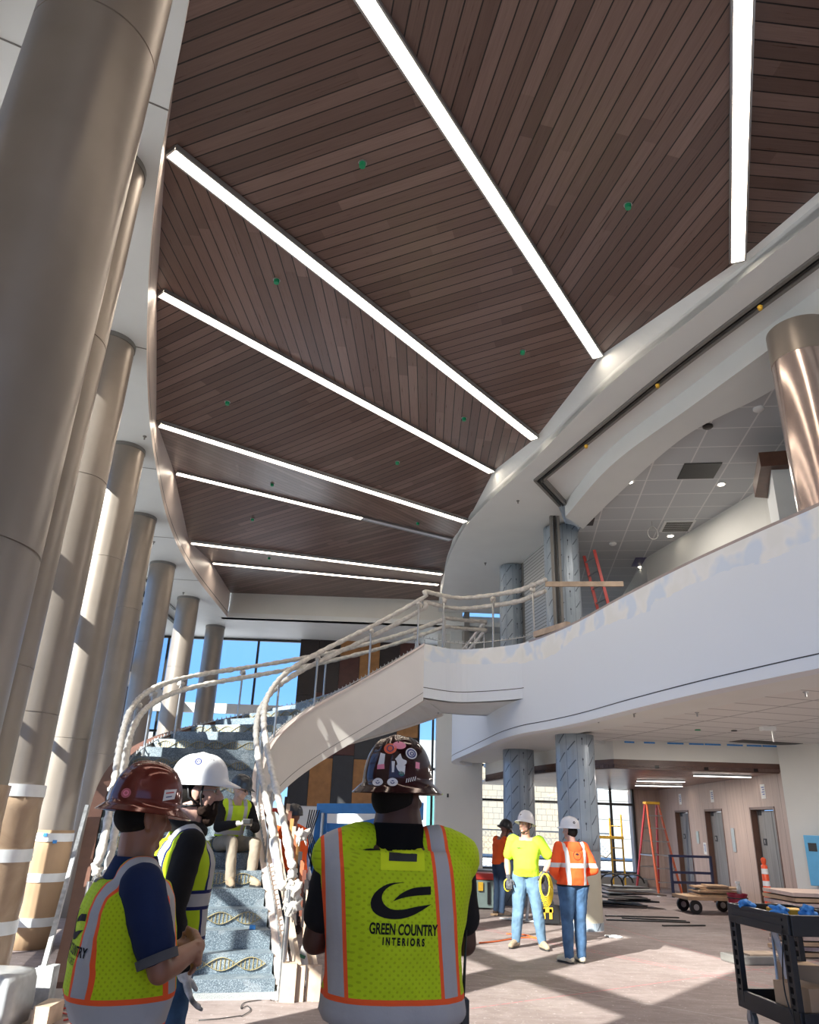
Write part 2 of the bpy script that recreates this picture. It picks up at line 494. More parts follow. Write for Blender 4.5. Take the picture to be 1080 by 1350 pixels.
# ---- ring opening (drum) left curve at z=7 and right curve at z=7.5
RL = smooth([(-.1, -.6, 0), (-.75, 1.0, 0), (-1.3, 2.5, 0), (-1.71, 3.54, 0), (-2.13, 4.48, 0), (-2.53, 5.45, 0), (-2.97, 6.66, 0), (-3.6, 8.63, 0), (-4.21, 10.94, 0), (-4.9, 14.3, 0), (-5.22, 17.4, 0), (-5.3, 21.7, 0)], 120)
ZR = 7.4
def rr_(x, y): p = atz(x, y, ZR); return V(p.x, p.y, 0)
RR = smooth([V(5.6, 1.2, 0), V(5.0, 3.3, 0), rr_(1080, 285), rr_(975, 370), rr_(900, 430), rr_(800, 510), rr_(700, 610), rr_(640, 665), rr_(610, 700), rr_(590, 740), rr_(584, 775), V(.98, 21.7, 0)], 120)
LV = {1: V(-1.0, 2.0, 7.85), 2: atz(219, 190, 7.45), 3: atz(207, 380, 7.72), 4: atz(206, 555, 7.42), 5: atz(229, 620, 7.85), 6: atz(249, 713, 7.5), 7: atz(278, 740, 7.85), 8: V(-5.3, 21.7, 7.75)}
RV = {0: atz(972, 345, 7.55), 1: atz(790, 470, 7.9), 2: atz(707, 577, 7.62), 3: atz(651, 621, 7.85), 4: atz(617, 686, 7.5), 5: atz(597, 710, 7.72), 6: atz(586, 755, 7.55), 7: atz(581, 769, 7.85), 8: V(.98, 21.7, 7.75)}
d1 = atz(490, 0, 7.87)-RV[1]; LV[1] = RV[1]+d1*1.3; LV[1].z = 7.8
d0 = atz(978, 0, 7.55)-RV[0]; L0 = RV[0]+d0*2.2; L0.z = 7.5
RVm = V(6.0, 3.2, 7.9)
def facet(name, a0, a1, b0, b1, mat, n=10):   # ruled patch between line a and line b
    bq = MB(); vs = []
    for i in range(n+1):
        t = i/n
        for j in range(n+1):
            u = j/n; vs.append((a0.lerp(a1, t)).lerp(b0.lerp(b1, t), u))
    top = [v+V(0, 0, .04) for v in vs]; N = (n+1)**2; f = []
    for i in range(n):
        for j in range(n):
            q = (i*(n+1)+j, i*(n+1)+j+1, (i+1)*(n+1)+j+1, (i+1)*(n+1)+j); f.append(q[::-1]); f.append(tuple(k+N for k in q))
    bq.add(vs+top, f)
    return struct(bq.build(name, mat))
angs = {0: 8, 1: 100, 2: 163, 3: 88, 4: 150.4, 5: 53, 6: 149.5, 7: 52, 8: 146}
facet('ceiling', L0, RV[0], V(4.5, -1.5, 7.9), RVm, wood_ceiling('walnut_planks_0', math.radians(angs[0]), tone=.8))
facet('ceiling', LV[1], RV[1], L0, RV[0], wood_ceiling('walnut_planks_1', math.radians(angs[1])))
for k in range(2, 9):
    facet('ceiling', LV[k], RV[k], LV[k-1], RV[k-1], wood_ceiling('walnut_planks_%d' % k, math.radians(angs[k]), tone=(1.0 if k % 2 == 0 else 1.25)))  # odd facets: window sheen put in as a lighter plank colour
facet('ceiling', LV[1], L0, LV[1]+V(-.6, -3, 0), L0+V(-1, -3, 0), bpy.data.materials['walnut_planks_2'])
# black plenum above so no sky leaks around the planks
b = MB(); b.prism([(-.5, -3), (-2.0, .8), (-2.7, 2.1), (-3.85, 4.65), (-4.9, 7.5), (-5.7, 10.5), (-6.4, 13.6), (-6.87, 16.7), (-7.05, 19.75), (-7.05, 24.6), (9.5, 24.6), (13, 5), (13, -6), (-.5, -6)], 8.6, 8.7); struct(b.build('ceiling', m_white))

# ring faces: ruled between smooth bottom curve and straight plank edges
def face(curve, zb, verts, mat, name):
    poly = resample([V(v.x, v.y, v.z) for v in verts], 120)
    b = MB()
    b.add([V(p.x, p.y, zb) for p in curve]+poly+[p+V(0, 0, .9) for p in poly], [])
    n = len(curve); o = 0
    for i in range(n-1): b.f.append([i, i+1, n+i+1, n+i]); b.mi.append(0); b.f.append([n+i, n+i+1, 2*n+i+1, 2*n+i]); b.mi.append(0)
    ob = b.build(name, mat); struct(ob); return ob
def match(curve, verts):   # put plank edge vertices at matching arclength of the curve
    out = []
    pts = []
    for v in verts:
        k = min(range(len(curve)), key=lambda i: (curve[i]-V(v.x, v.y, 0)).length); pts.append((k, v))
    for i in range(len(curve)):
        lo = [q for q in pts if q[0] <= i]; hi = [q for q in pts if q[0] >= i]
        if not lo: a = b2 = pts[0]
        elif not hi: a = b2 = pts[-1]
        else: a = lo[-1]; b2 = hi[0]
        if a[0] == b2[0]: out.append(a[1].copy())
        else: out.append(a[1].lerp(b2[1], (i-a[0])/(b2[0]-a[0])))
    return out
def drum(curve, zb, verts, mat, gap=True):
    top = match(curve, verts); n = len(curve)
    lev = [[V(p.x, p.y, zb) for p in curve]]
    b = MB(); g = MB()
    mids = []
    for c, t in zip(curve, top):
        mids.append([V(c.x, c.y, zb), V(c.x, c.y, zb)+(t-V(c.x, c.y, zb))*.0, t, t+V(0, 0, .9)])
    def strip(B, A, C):
        o = len(B.v); B.v += [tuple(q) for q in A+C]
        for i in range(n-1): B.f.append([o+i, o+i+1, o+n+i+1, o+n+i]); B.mi.append(0)
    A = [V(c.x, c.y, zb) for c in curve]; zg = .13
    G1 = [V(c.x, c.y, zb+zg) for c in curve]; G2 = [V(c.x, c.y, zb+zg+.025) for c in curve]
    strip(b, A, G1)
    T = [t for t in top]
    strip(b, G2, T); strip(b, T, [t+V(0, 0, .9) for t in T])
    strip(g, G1, G2)
    struct(b.build('trim_ring', mat)); struct(g.build('trim_reveal', m_dark if gap else mat))
drum(RL, 7.0, [V(-.3, -.6, 7.8)]+[LV[k] for k in (1, 2, 3, 4, 5, 6, 7, 8)], m_pink)
drum(RR, ZR, [RVm+V(-.2, -1.5, 0), RV[0], RV[1], RV[2], RV[3], RV[4], RV[5], RV[6], RV[7], RV[8]], m_soffit, gap=False)

# left soffit z=7 out to the glass
GW = [(-.9, -1.6), (-2.0, .8), (-2.7, 2.1), (-3.85, 4.65), (-4.9, 7.5), (-5.7, 10.5), (-6.4, 13.6), (-6.87, 16.7), (-7.05, 19.75), (-7.05, 24.5)]
GWs = resample([V(x, y, 0) for x, y in GW], 120)
b = MB(); b.add([V(p.x, p.y, 7.0) for p in RL]+[V(p.x, p.y, 7.0) for p in GWs]+[V(p.x, p.y, 7.15) for p in RL]+[V(p.x, p.y, 7.15) for p in GWs], [])
for i in range(119): b.f.append([i, i+1, 121+i, 120+i]); b.f.append([240+i, 360+i, 361+i, 241+i]); b.mi += [0, 0]
struct(b.build('ceiling', m_soffit))
# soffit joints
for i in (28, 47, 66, 84, 100):
    a = V(RL[i].x, RL[i].y, 6.996); c = min(GWs, key=lambda p: (p-RL[i]).length); q = MB(); q.bar(a, V(c.x, c.y, 6.996), .012, .006); struct(q.build('trim_joint', m_grey))
b = MB()
for (i0, i1) in ((78, 84), (90, 95), (102, 107)):
    pa = [GWs[i].lerp(RL[i], .22) for i in range(i0, i1)]
    for p, q in zip(pa[:-1], pa[1:]): b.bar(V(p.x, p.y, 6.99), V(q.x, q.y, 6.99), .07, .02)
struct(b.build('trim_slot', m_dark))
# far end: soffit, upper band wall
b = MB(); b.prism([(-5.3, 21.7), (3.1, 21.7), (3.1, 24.6), (-7.05, 24.6), (-7.05, 24.5)], 7.0, 7.14); struct(b.build('ceiling', m_soffit))
b = MB(); b.box((-1.9, 21.85, 7.55), (7.2, .25, 1.1)); struct(b.build('wall_far', m_cream))

# ---- curtain wall along the left: mullions, transoms, glass panes
ZT = [0.06, 1.0, 3.1, 4.55, 4.85, 6.95]
def curtain(pts, zts, name_no, heads, thick=.1, mat=m_dark, spandrel=(4.55, 4.85), zmax=6.95):
    w = thing('window_%d' % name_no, 'x', 'window'); del w['label']; del w['category']; w['kind'] = 'structure'
    for p in pts:
        q = MB(); q.box((p.x, p.y, zmax/2), (.07, .07, zmax)); q.build('window_frame', mat, w)
    for z in zts:
        if spandrel and z == spandrel[0]:
            q = MB()
            for a, c in zip(pts[:-1], pts[1:]): q.bar(V(a.x, a.y, (spandrel[0]+spandrel[1])/2), V(c.x, c.y, (spandrel[0]+spandrel[1])/2), .16, spandrel[1]-spandrel[0])
            q.build('window_spandrel', m_cream, w); continue
        if spandrel and z == spandrel[1]: continue
        q = MB()
        for a, c in zip(pts[:-1], pts[1:]): q.bar(V(a.x, a.y, z), V(c.x, c.y, z), thick, .07)
        q.build('window_frame', mat, w)
    for a, c in zip(pts[:-1], pts[1:]):
        q = MB(); q.add([V(a.x, a.y, .02), V(c.x, c.y, .02), V(c.x, c.y, zmax), V(a.x, a.y, zmax)], [(0, 1, 2, 3)]); q.build('window_pane', m_glass, w)
    return w
curtain(resample([V(x, y, 0) for x, y in GW[2:]], 13), ZT, 1, None)
b = MB(); b.ribbon([V(x, y, 0) for x, y in GW[:3]], 0, 7.0, .2); struct(b.build('wall_left', m_white))
far = [V(-7.05, 24.5, 0), V(-6.3, 24.5, 0), V(-4.83, 24.5, 0), V(-3.4, 24.5, 0), V(-1.5, 24.5, 0), V(.55, 24.5, 0), V(1.0, 24.5, 0), V(1.6, 24.5, 0)]
curtain(far[:4], [.06, 1.0, 3.1, 3.95, 4.55, 4.85, 6.95], 2, None)
curtain(far[5:], [.06, 1.0, 3.1, 6.95], 3, None, spandrel=None)
# accent wall of brown and amber panels
acc = thing('wall_accent', 'x', 'x'); del acc['label']; del acc['category']; acc['kind'] = 'structure'
m_a = {'d': plain('espresso_panel', (.022, .014, .013), .4, var=.15, bump=.03), 'm': plain('mahogany_panel', (.075, .022, .016), .4, var=.15), 'a': plain('amber_panel', (.33, .15, .045), .45, var=.18, scale=5), 'k': plain('charcoal_panel', (.03, .03, .033), .4, var=.1)}
cols = [(-3.4, -2.85, 'ddd', ), (-2.85, -2.15, 'dmk'), (-2.15, -1.5, 'amk'), (-1.5, -.85, 'aaa'), (-.85, -.2, 'dak'), (-.2, .52, 'mma')]
xs = [-3.42, -2.8, -2.1, -1.45, -.8, -.15, .52]
rows = {0: [(1.9, 3.0, 'k'), (3.0, 5.2, 'd'), (5.2, 7.2, 'd')], 1: [(1.9, 3.3, 'a'), (3.3, 5.3, 'm'), (5.3, 6.6, 'd'), (6.6, 7.2, 'd')], 2: [(1.9, 3.4, 'k'), (3.4, 6.5, 'm'), (6.5, 7.2, 'a')],
        3: [(1.9, 3.3, 'a'), (3.3, 4.4, 'k'), (4.4, 7.2, 'a')], 4: [(1.9, 3.1, 'm'), (3.1, 4.9, 'k'), (4.9, 5.7, 'a'), (5.7, 7.2, 'd')], 5: [(1.9, 4.0, 'd'), (4.0, 5.2, 'a'), (5.2, 6.4, 'm'), (6.4, 7.2, 'm')]}
for i in range(6):
    for z0, z1, k in rows[i]:
        q = MB(); q.box(((xs[i]+xs[i+1])/2, 24.36, (z0+z1)/2), (xs[i+1]-xs[i]-.012, .06, z1-z0-.012)); q.build('panel', m_a[k], acc)
q = MB(); q.box((-1.45, 24.44, 4.5), (3.96, .08, 5.4)); q.build('backing', m_black, acc)
b = MB(); b.box((-1.45, 24.43, .95), (3.96, .12, 1.9)); struct(b.build('wall_base', m_white))

# ---- pier
b = MB(); b.box((1.72, 23.2, 3.75), (1.35, .7, 7.5)); struct(b.build('wall_pier', m_cream))
b = MB(); b.box((1.4, 22.84, 2.3), (.05, .02, .1)); tag(b.build('junction_box', m_dark), 'small dark junction box on the cream pier', 'junction box')

# ---- upper floor: guard wall, slab, soffits
GP = [(4.75, 2.5), (4.6, 4.5), (4.38, 5.8), (4.1, 6.81), (3.84, 7.58), (3.46, 8.82), (3.1, 10.31), (2.78, 11.84), (2.46, 12.9), (2.15, 13.7), (1.92, 14.9), (1.78, 16.4), (1.6, 18.5), (1.42, 20.5), (1.4, 21.4), (1.55, 22.2), (1.9, 22.8)]
G = smooth([V(x, y, 0) for x, y in GP], 90)
ZB, ZG, ZF = 3.12, 4.72, 4.6
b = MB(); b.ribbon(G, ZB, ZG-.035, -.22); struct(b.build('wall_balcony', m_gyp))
b = MB(); b.ribbon([p for p in G if p.y < 13.4], ZG-.035, ZG, -.24); struct(b.build('trim_cap', plain('metal_cap', (.36, .3, .28), .35, .4)))
b = MB(); Gm = [p for p in G]; b.ribbon(Gm, 3.25, 3.262, .004); struct(b.build('trim_reveal', m_dark))
def offs(C, d):
    out = []
    for i, p in enumerate(C):
        t = (C[min(i+1, len(C)-1)]-C[max(i-1, 0)]).normalized(); out.append(p+V(-t.y, t.x, 0)*d)
    return out
Gi = offs(G, -.2); Gt = offs(G, -1.15)
def band(A, B, z, th, mat, name='ceiling'):
    b = MB(); n = len(A)
    b.add([V(p.x, p.y, z) for p in A]+[V(p.x, p.y, z) for p in B]+[V(p.x, p.y, z+th) for p in A]+[V(p.x, p.y, z+th) for p in B], [])
    for i in range(n-1):
        b.f += [[i, i+1, n+i+1, n+i], [2*n+i, 3*n+i, 3*n+i+1, 2*n+i+1], [i, 2*n+i, 2*n+i+1, i+1], [n+i, n+i+1, 3*n+i+1, 3*n+i]]; b.mi += [0]*4
    return struct(b.build(name, mat))
band(Gi, Gt, 3.2, .25, m_soffit)
b = MB(); b.box((9.4, 10, 3.33), (13, 34, .1))
# tile ceiling below the upper floor (clipped by curve offset)
poly = [V(p.x, p.y, 0) for p in Gt if p.y < 15.4]+[V(3.2, 15.9, 0), V(7.6, 15.5, 0), V(12, 13, 0), V(12, 2, 0)]
b = MB(); b.prism([(p.x, p.y) for p in poly], 3.26, 3.3); struct(b.build('ceiling', tile_ceiling('acoustic_tiles_lower', math.radians(12), 1.22, .61, (.76, .76, .74))))
poly2 = [p for p in Gt if p.y >= 15.2]+[V(2.6, 24.4, 0), V(4.2, 24.4, 0), V(4.2, 15.9, 0)]
b = MB(); b.prism([(p.x, p.y) for p in poly2], 3.2, 3.3); struct(b.build('ceiling', m_soffit))
# upper floor slab
poly = [p for p in Gi]+[V(13, 24.6, 0), V(13, 2, 0)]
b = MB(); b.prism([(p.x, p.y) for p in poly], 4.2, ZF); struct(b.build('floor', m_floor))
# lobby header and wood lobby ceiling z 2.72
hp = [V(7.62, 15.45, 0), V(4.3, 15.7, 0), V(3.55, 17.0, 0), V(2.9, 19.8, 0), V(2.5, 23.0, 0)]
b = MB(); b.ribbon(hp, 2.9, 3.3, -.12); struct(b.build('wall_header', m_cream))
b = MB(); b.ribbon(hp, 2.72, 2.9, -.14); struct(b.build('trim_header', plain('walnut_trim', (.10, .045, .028), .4, var=.2)))
b = MB(); b.prism([(p.x, p.y) for p in hp]+[(2.5, 25.2), (8.6, 25.2), (8.2, 15.4)], 2.74, 2.8); struct(b.build('ceiling', wood_ceiling('lobby_planks', 0.05, .12, 1.9)))
# blue masking marks along header
for k, (t, w) in enumerate(((.06, .35), (.16, .3), (.27, .34), (.4, .35), (.5, .3), (.62, .36), (.78, .22), (.9, .2))):
    p = hp[0].lerp(hp[1], t); q = MB(); q.box((p.x, p.y-.005, 3.235), (w, .012, .03)); tag(q.build('masking_tape', m_bluetape), 'strip of blue masking tape on the header under the lower tile ceiling', 'tape', 'blue tape strips along the header')

# elevator wall
EW0, EW1 = V(7.5, 15.4, 0), V(8.15, 24.9, 0)
ed = (EW1-EW0).normalized(); en = V(ed.y, -ed.x, 0)     # into the wall (+x)
def ept(Yv, z, off=0): t = (Yv-EW0.y)/ed.y; p = EW0+ed*t+en*off; return V(p.x, p.y, z)
ELEV = [(15.95, 17.3), (19.1, 20.45), (21.85, 23.2)]
b = MB()
segs = [15.4]+[v for e in ELEV for v in e]+[24.9]
for i in range(0, len(segs), 2):
    b.bar(ept(segs[i], 1.37, .15), ept(segs[i+1], 1.37, .15), .3, 2.74)
for e in ELEV: b.bar(ept(e[0], 2.43, .15), ept(e[1], 2.43, .15), .3, .62)
struct(b.build('wall_elevator', m_laminate))
m_jamb = plain('bronze_jamb', (.16, .085, .06), .4, .3)
m_edoor = vgrain('brushed_elevator_steel', (.17, .165, .16), (.30, .29, .28), 3.0)
elabs = ['nearest elevator entrance, brushed steel doors behind the orange cone', 'middle elevator entrance, brushed steel doors behind the red bucket', 'farthest elevator entrance beside the tall stepladder, doors in shade']
for k, (e0, e1) in enumerate(ELEV):
    t = thing('elevator_entrance', elabs[k], 'elevator', ept((e0+e1)/2, 0), group='elevators in the lobby wall')
    inv = -t.location
    def bb(name, mat, f, parent=t):
        q = MB(); f(q); o = q.build(name, mat, parent); o.matrix_parent_inverse = Matrix.Translation(inv); return o
    def jam(q):
        q.bar(ept(e0, 1.06, .14), ept(e0+.05, 1.06, .14), .3, 2.12); q.bar(ept(e1-.05, 1.06, .14), ept(e1, 1.06, .14), .3, 2.12); q.bar(ept(e0, 2.1, .14), ept(e1, 2.1, .14), .3, .05)
    bb('door_frame', m_jamb, jam)
    md = (e0+e1)/2+.12
    bb('door_panel', m_edoor, lambda q: q.bar(ept(e0+.05, 1.03, .11), ept(md-.006, 1.03, .11), .04, 2.05))
    bb('door_panel', m_edoor, lambda q: q.bar(ept(md+.006, 1.03, .14), ept(e1-.05, 1.03, .14), .04, 2.05))
    d = bb('floor_plate', m_black, lambda q: q.bar(ept(md+.15, 1.45, .115), ept(md+.31, 1.45, .115), .012, .13))
    bb('floor_plate', m_black, lambda q: q.bar(ept(md+.25, 2.02, .115), ept(md+.43, 2.02, .115), .012, .1))
    bb('numeral', m_paper, lambda q: q.bar(ept(md+.22, 1.45, .106), ept(md+.235, 1.45, .106), .006, .07))
for k, (Yv, z, h, w, mt, lb) in enumerate(((18.5, 1.45, .5, .1, m_steel, 'steel call button plate between the nearest and middle elevators'), (21.2, 1.45, .3, .1, m_steel, 'steel call button plate between the middle and farthest elevators'))):
    q = MB(); q.bar(ept(Yv-w, z, -.01), ept(Yv+w, z, -.01), .02, h); o = q.build('call_panel', mt); tag(o, lb, 'call panel')
for k, (Yv, z, lb) in enumerate(((16.4, 2.42, 'white notice sheet above the nearest elevator'), (19.7, 2.42, 'white notice sheet above the middle elevator'), (22.5, 2.42, 'bluish note above the farthest elevator'), (20.7, 1.2, 'white sheet taped beside the middle elevator, lower of the two'), )):
    q = MB(); q.bar(ept(Yv-.12, z, -.008), ept(Yv+.12, z, -.008), .006, .28); o = q.build('paper_notice', m_paper); tag(o, lb, 'notice')
    q = MB()
    for j in range(4): q.bar(ept(Yv-.08, z+.08-j*.045, -.013), ept(Yv+.06-.03*(j % 2), z+.08-j*.045, -.013), .004, .018)
    q.build('print', plain('blue_print', (.08, .12, .4)) if k == 0 else bpy.data.materials['blue_print'], o)
# lobby end walls and right wall
b = MB(); b.box((7.75, 25.0, 1.37), (1.0, .3, 2.74)); struct(b.build('wall_lobby', m_laminate))
b = MB(); b.ribbon([V(7.5, 15.4, 0), V(9.6, 13.6, 0), V(12.5, 10.5, 0)], 0, 3.3, .2); struct(b.build('wall_right', m_cream))
# glass at the far side of the lobby
gl = [V(2.4, 24.8, 0), V(3.6, 24.8, 0), V(5.1, 24.8, 0), V(6.6, 24.8, 0), V(7.3, 24.8, 0)]
curtain(gl, [.06, .35, 2.28, 3.3], 4, None, spandrel=None, zmax=3.3)
b = MB(); b.box((4.9, 24.7, .12), (5.2, .2, .24)); struct(b.build('trim_sill', m_grey))

# ---- upper ceilings on the right
TR = smooth([V(5.2, 3.0, 0), V(4.75, 5.0, 0), V(4.28, 6.2, 0), V(3.52, 8.2, 0), V(2.95, 9.9, 0), V(2.22, 12.2, 0)], 60)
TR2 = resample([V(2.22, 12.2, 0), V(2.9, 13.35, 0)], 6)
ZS = ZR
# ring soffit polygon between RR curve and track / R1 / R2 / far
ringpoly = [V(p.x, p.y, 0) for p in RR]+[V(3.6, 21.7, 0), V(3.6, 17.3, 0), V(3.35, 14.6, 0)]+[V(p.x, p.y, 0) for p in TR2[::-1]]+[V(p.x, p.y, 0) for p in TR[::-1]]
b = MB(); b.prism([(p.x, p.y) for p in ringpoly], ZS, ZS+.1)
o = b.build('ceiling', m_soffit); struct(o)
B1 = smooth([V(5.9, 3.4, 0), V(5.2, 5.4, 0), V(4.65, 6.8, 0), V(3.9, 9.1, 0), V(3.3, 11.0, 0), V(3.02, 13.3, 0)], 60)
B2 = smooth([V(6.9, 3.8, 0), V(6.0, 5.9, 0), V(5.1, 7.85, 0), V(4.75, 8.75, 0), V(4.13, 9.95, 0), V(3.72, 12.2, 0), V(3.5, 13.9, 0)], 60)
band(TR, B1, ZS+.06, .1, m_white)
ZBm = 7.15
band(B1, B2, ZBm, .45, m_soffit)
# shutter track groove: dark rails following TR then down at R1
for off, wv, mt in ((.03, .05, m_grey), (.1, .03, m_dark), (.16, .05, m_grey)):
    q = MB(); P = offs(TR, -off); 
    for a, c in zip(P[:-1], P[1:]): q.bar(V(a.x, a.y, ZS+.02), V(c.x, c.y, ZS+.02), wv, .1)
    P = offs(TR2, -off)
    for a, c in zip(P[:-1], P[1:]): q.bar(V(a.x, a.y, ZS+.02), V(c.x, c.y, ZS+.02), wv, .1)
    struct(q.build('trim_track', mt))
# tile ceiling of the upper floor
poly = [V(p.x, p.y, 0) for p in B2]+[V(3.65, 22, 0), V(6, 22, 0), V(5.35, 15.8, 0), V(6.2, 11.9, 0), V(8.6, 5, 0)]
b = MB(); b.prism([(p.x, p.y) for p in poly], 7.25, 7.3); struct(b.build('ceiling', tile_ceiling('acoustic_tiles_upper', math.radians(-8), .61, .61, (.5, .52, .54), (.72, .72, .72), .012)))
b = MB(); b.ribbon([V(8.6, 5, 0), V(6.2, 11.9, 0), V(5.35, 15.8, 0), V(6, 22, 0)], ZF, 7.3, -.2); struct(b.build('wall_upper', m_cream))
b = MB(); b.prism([(5.15, 9.8), (5.9, 9.6), (6.6, 11.0), (5.55, 10.9)], 6.62, 6.85); struct(b.build('trim_bulkhead', bpy.data.materials['walnut_trim']))
b = MB(); b.prism([(5.35, 9.9), (5.85, 9.8), (6.5, 11.1), (5.8, 11.0)], 4.6, 6.62); struct(b.build('wall_bulkhead', m_soffit))
# wall behind landing on upper floor and its window
b = MB(); b.box((3.0, 22.6, 6.5), (3.2, .2, 2.0)); b.box((4.3, 22.6, 5.0), (1.8, .2, 1.2)); struct(b.build('wall_landing', m_soffit))
b = MB(); b.prism([(1.75, 21.6), (1.9, 21.6), (1.9, 22.5), (1.75, 22.5)], 4.6, 7.4); struct(b.build('trim_guide', m_grey))
# roller shutter between R2 and R1
R1, R2, R0 = (3.3, 14.5), (2.62, 17.1), (4.55, 7.3)
b = MB(); b.bar(V(2.76, 16.65, 6.0), V(3.12, 15.0, 6.0), .05, 2.8)
tag(b.build('roller_shutter', m_shutter), 'grey ribbed roller shutter closed between two wrapped upper columns', 'shutter')
b = MB(); b.bar(V(2.78, 17.05, 6.0), V(2.84, 16.8, 6.0), .14, 2.8); struct(b.build('trim_guide', m_grey))

# ---- right columns
m_tan = plain('tan_column_paint', (.46, .42, .33), .5, var=.05, scale=2)
def wrapped(x, y, z0, h, lab, foot=None, r=.35, top=True):
    t = thing('wrapped_column', lab, 'column', (x, y, z0), group='film wrapped round columns')
    zz0 = 0
    q = MB(); q.lathe([(r-.006, 0), (r-.006, h)], n=40); q.build('shaft', m_tan, t, angle=50)
    if foot:
        q = MB(); q.lathe([(r, 0), (r, .12)], n=40); q.build('film_foot', m_film, t, angle=50)
        q = MB(); q.lathe([(r+.004, foot), (r+.004, foot+.28)], n=40); q.build('film_band', plain('plain_grey_film', (.24, .27, .3), .35) if 'plain_grey_film' not in bpy.data.materials else bpy.data.materials['plain_grey_film'], t, angle=50)
    q = MB(); rg = []
    z1 = foot+.28 if foot else 0
    for k in range(10):
        z = z1+(h-z1)*k/9
        rg.append([V(math.cos(a)*(r+.005+.004*math.sin(a*3+k)), math.sin(a)*(r+.005+.004*math.sin(a*3+k)), z) for a in [2*PI*j/48 for j in range(48)]])
    q.rings(rg); q.build('protective_film', m_film, t, True)
    return t
wrapped(R1[0]-.05, R1[1], 0, 3.2, 'nearer lower column in printed grey film with a bare cream lower part', foot=.95)
wrapped(2.72, 18.0, 0, 3.2, 'farther lower column in printed grey film, behind the worker in lime', foot=None)
wrapped(R1[0]-.13, R1[1], ZF, ZS-ZF-.05, 'upper floor column in printed film with a shutter guide rail in front')
wrapped(R2[0]-.08, R2[1]+.1, ZF, ZS-ZF-.02, 'upper floor column in printed film left of the roller shutter', r=.3)
t = thing('metal_column', 'shiny copper-toned column behind the balcony wall at the right edge', 'column', (R0[0], R0[1], ZF))
q = MB(); q.lathe([(.35, 0), (.35, 2.12)], n=48); q.build('shaft', plain('reflective_column_film', (.62, .5, .45), .18, .75, var=.05), t, angle=50)
q = MB(); q.lathe([(.355, 2.12), (.355, ZBm-ZF)], n=48); q.build('collar', m_col, t, angle=50)
# shutter guide rail dropping in front of R1
gp = V(2.93, 13.9, 0)
t = thing('guide_rail', 'twin grey shutter guide rails in front of the wrapped upper column', 'guide rail', (gp.x, gp.y, ZG))
for dx in (-.07, 0, .07):
    q = MB(); q.box((dx, 0, (ZS-ZG)/2), (.05, .08, ZS-ZG)); q.build('rail', m_grey if dx else m_dark, t)

# ---- unseen walls added behind the camera and on the right to block blue sky
b = MB(); b.box((6.2, -6, 7.3), (14.1, .3, 2.6)); struct(b.build('wall_back', m_cream))
curtain([V(-.8+2.3*k, -6, 0) for k in range(7)], [.06, 3.0, 5.95], 5, None, spandrel=None, zmax=6.0)  # unseen glazing added so sky light fills the hall from behind
b = MB(); b.box((13, 3, 4.3), (.3, 18, 8.6)); struct(b.build('wall_right', m_cream))
# ================================================================ staircase
def stair_path(n=216):
    px, py, h0, k0, k1, k2, k3, L = -1.108, 8.425, -.26, -.13, .089, .612, .338, 7.688
    ds = L/n; x, y, h = px, py, h0; out = [(V(x, y, 0), h)]
    for i in range(n):
        s = (i+.5)*ds; t = s/(L/3); j = min(2, int(t)); K = [k0, k1, k2, k3][j]*(1-(t-j))+[k0, k1, k2, k3][j+1]*(t-j)
        h += K*ds/2; x += math.sin(h)*ds; y += math.cos(h)*ds; h += K*ds/2
        out.append((V(x, y, 0), h))
    return out
SP = stair_path()
NR = 27; RH = ZF/NR; SW = 1.936
def sin_(i): return SP[i][0]
def sout(i, off=SW): p, h = SP[i]; return p+V(-math.cos(h), math.sin(h), 0)*off
stair = thing('staircase', 'curved terrazzo staircase rising from the floor to the balcony landing', 'staircase', (SP[0][0].x, SP[0][0].y, 0))
SI = Matrix.Translation(-stair.location)
def spart(b, name, mat, parent=stair, **k):
    o = b.build(name, mat, parent, **k)
    if parent is stair: o.matrix_parent_inverse = SI
    return o
IN = .03
for k in range(NR-1):
    i0, i1 = k*8, (k+1)*8; z1 = (k+1)*RH
    A = [sout(j, IN) for j in range(i0, i1+1)]; B = [sout(j, SW-IN) for j in range(i0, i1+1)]
    poly = A+B[::-1]
    b = MB(); b.prism([(p.x, p.y) for p in poly], max(0.005, z1-RH-.12), z1)
    st = spart(b, 'step', m_terr)
    # nosing lip
    if k % 2 == 1:        # risers with the gold double helix
        a0, b0 = sout(i0, IN), sout(i0, SW-IN); d = (b0-a0); W = d.length; d.normalize(); nrm = V(-d.y, d.x, 0)
        if nrm.dot(V(0, -1, 0)) < 0 and k < 14: nrm = -nrm
        fw = V(math.sin(SP[i0][1]), math.cos(SP[i0][1]), 0); nrm = -fw
        g = MB(); N = 72; zc = z1-RH/2; am = RH*.33
        def hp_(t, ph, off=.004): return a0+d*(W*(.04+.92*t))+V(0, 0, zc+am*math.sin(t*PI*6+ph))+nrm*off
        for ph in (0, PI):
            for j in range(N): g.bar(hp_(j/N, ph), hp_((j+1)/N, ph), .004, .026, up=nrm)
        for j in range(1, 43):
            t = j/43; p, q = hp_(t, 0), hp_(t, PI)
            if (p-q).length > .03: g.bar(p, q, .008, .003, up=nrm)
        o = g.build('gold_helix', m_gold, st)
        o.matrix_parent_inverse = Matrix.Identity(4)
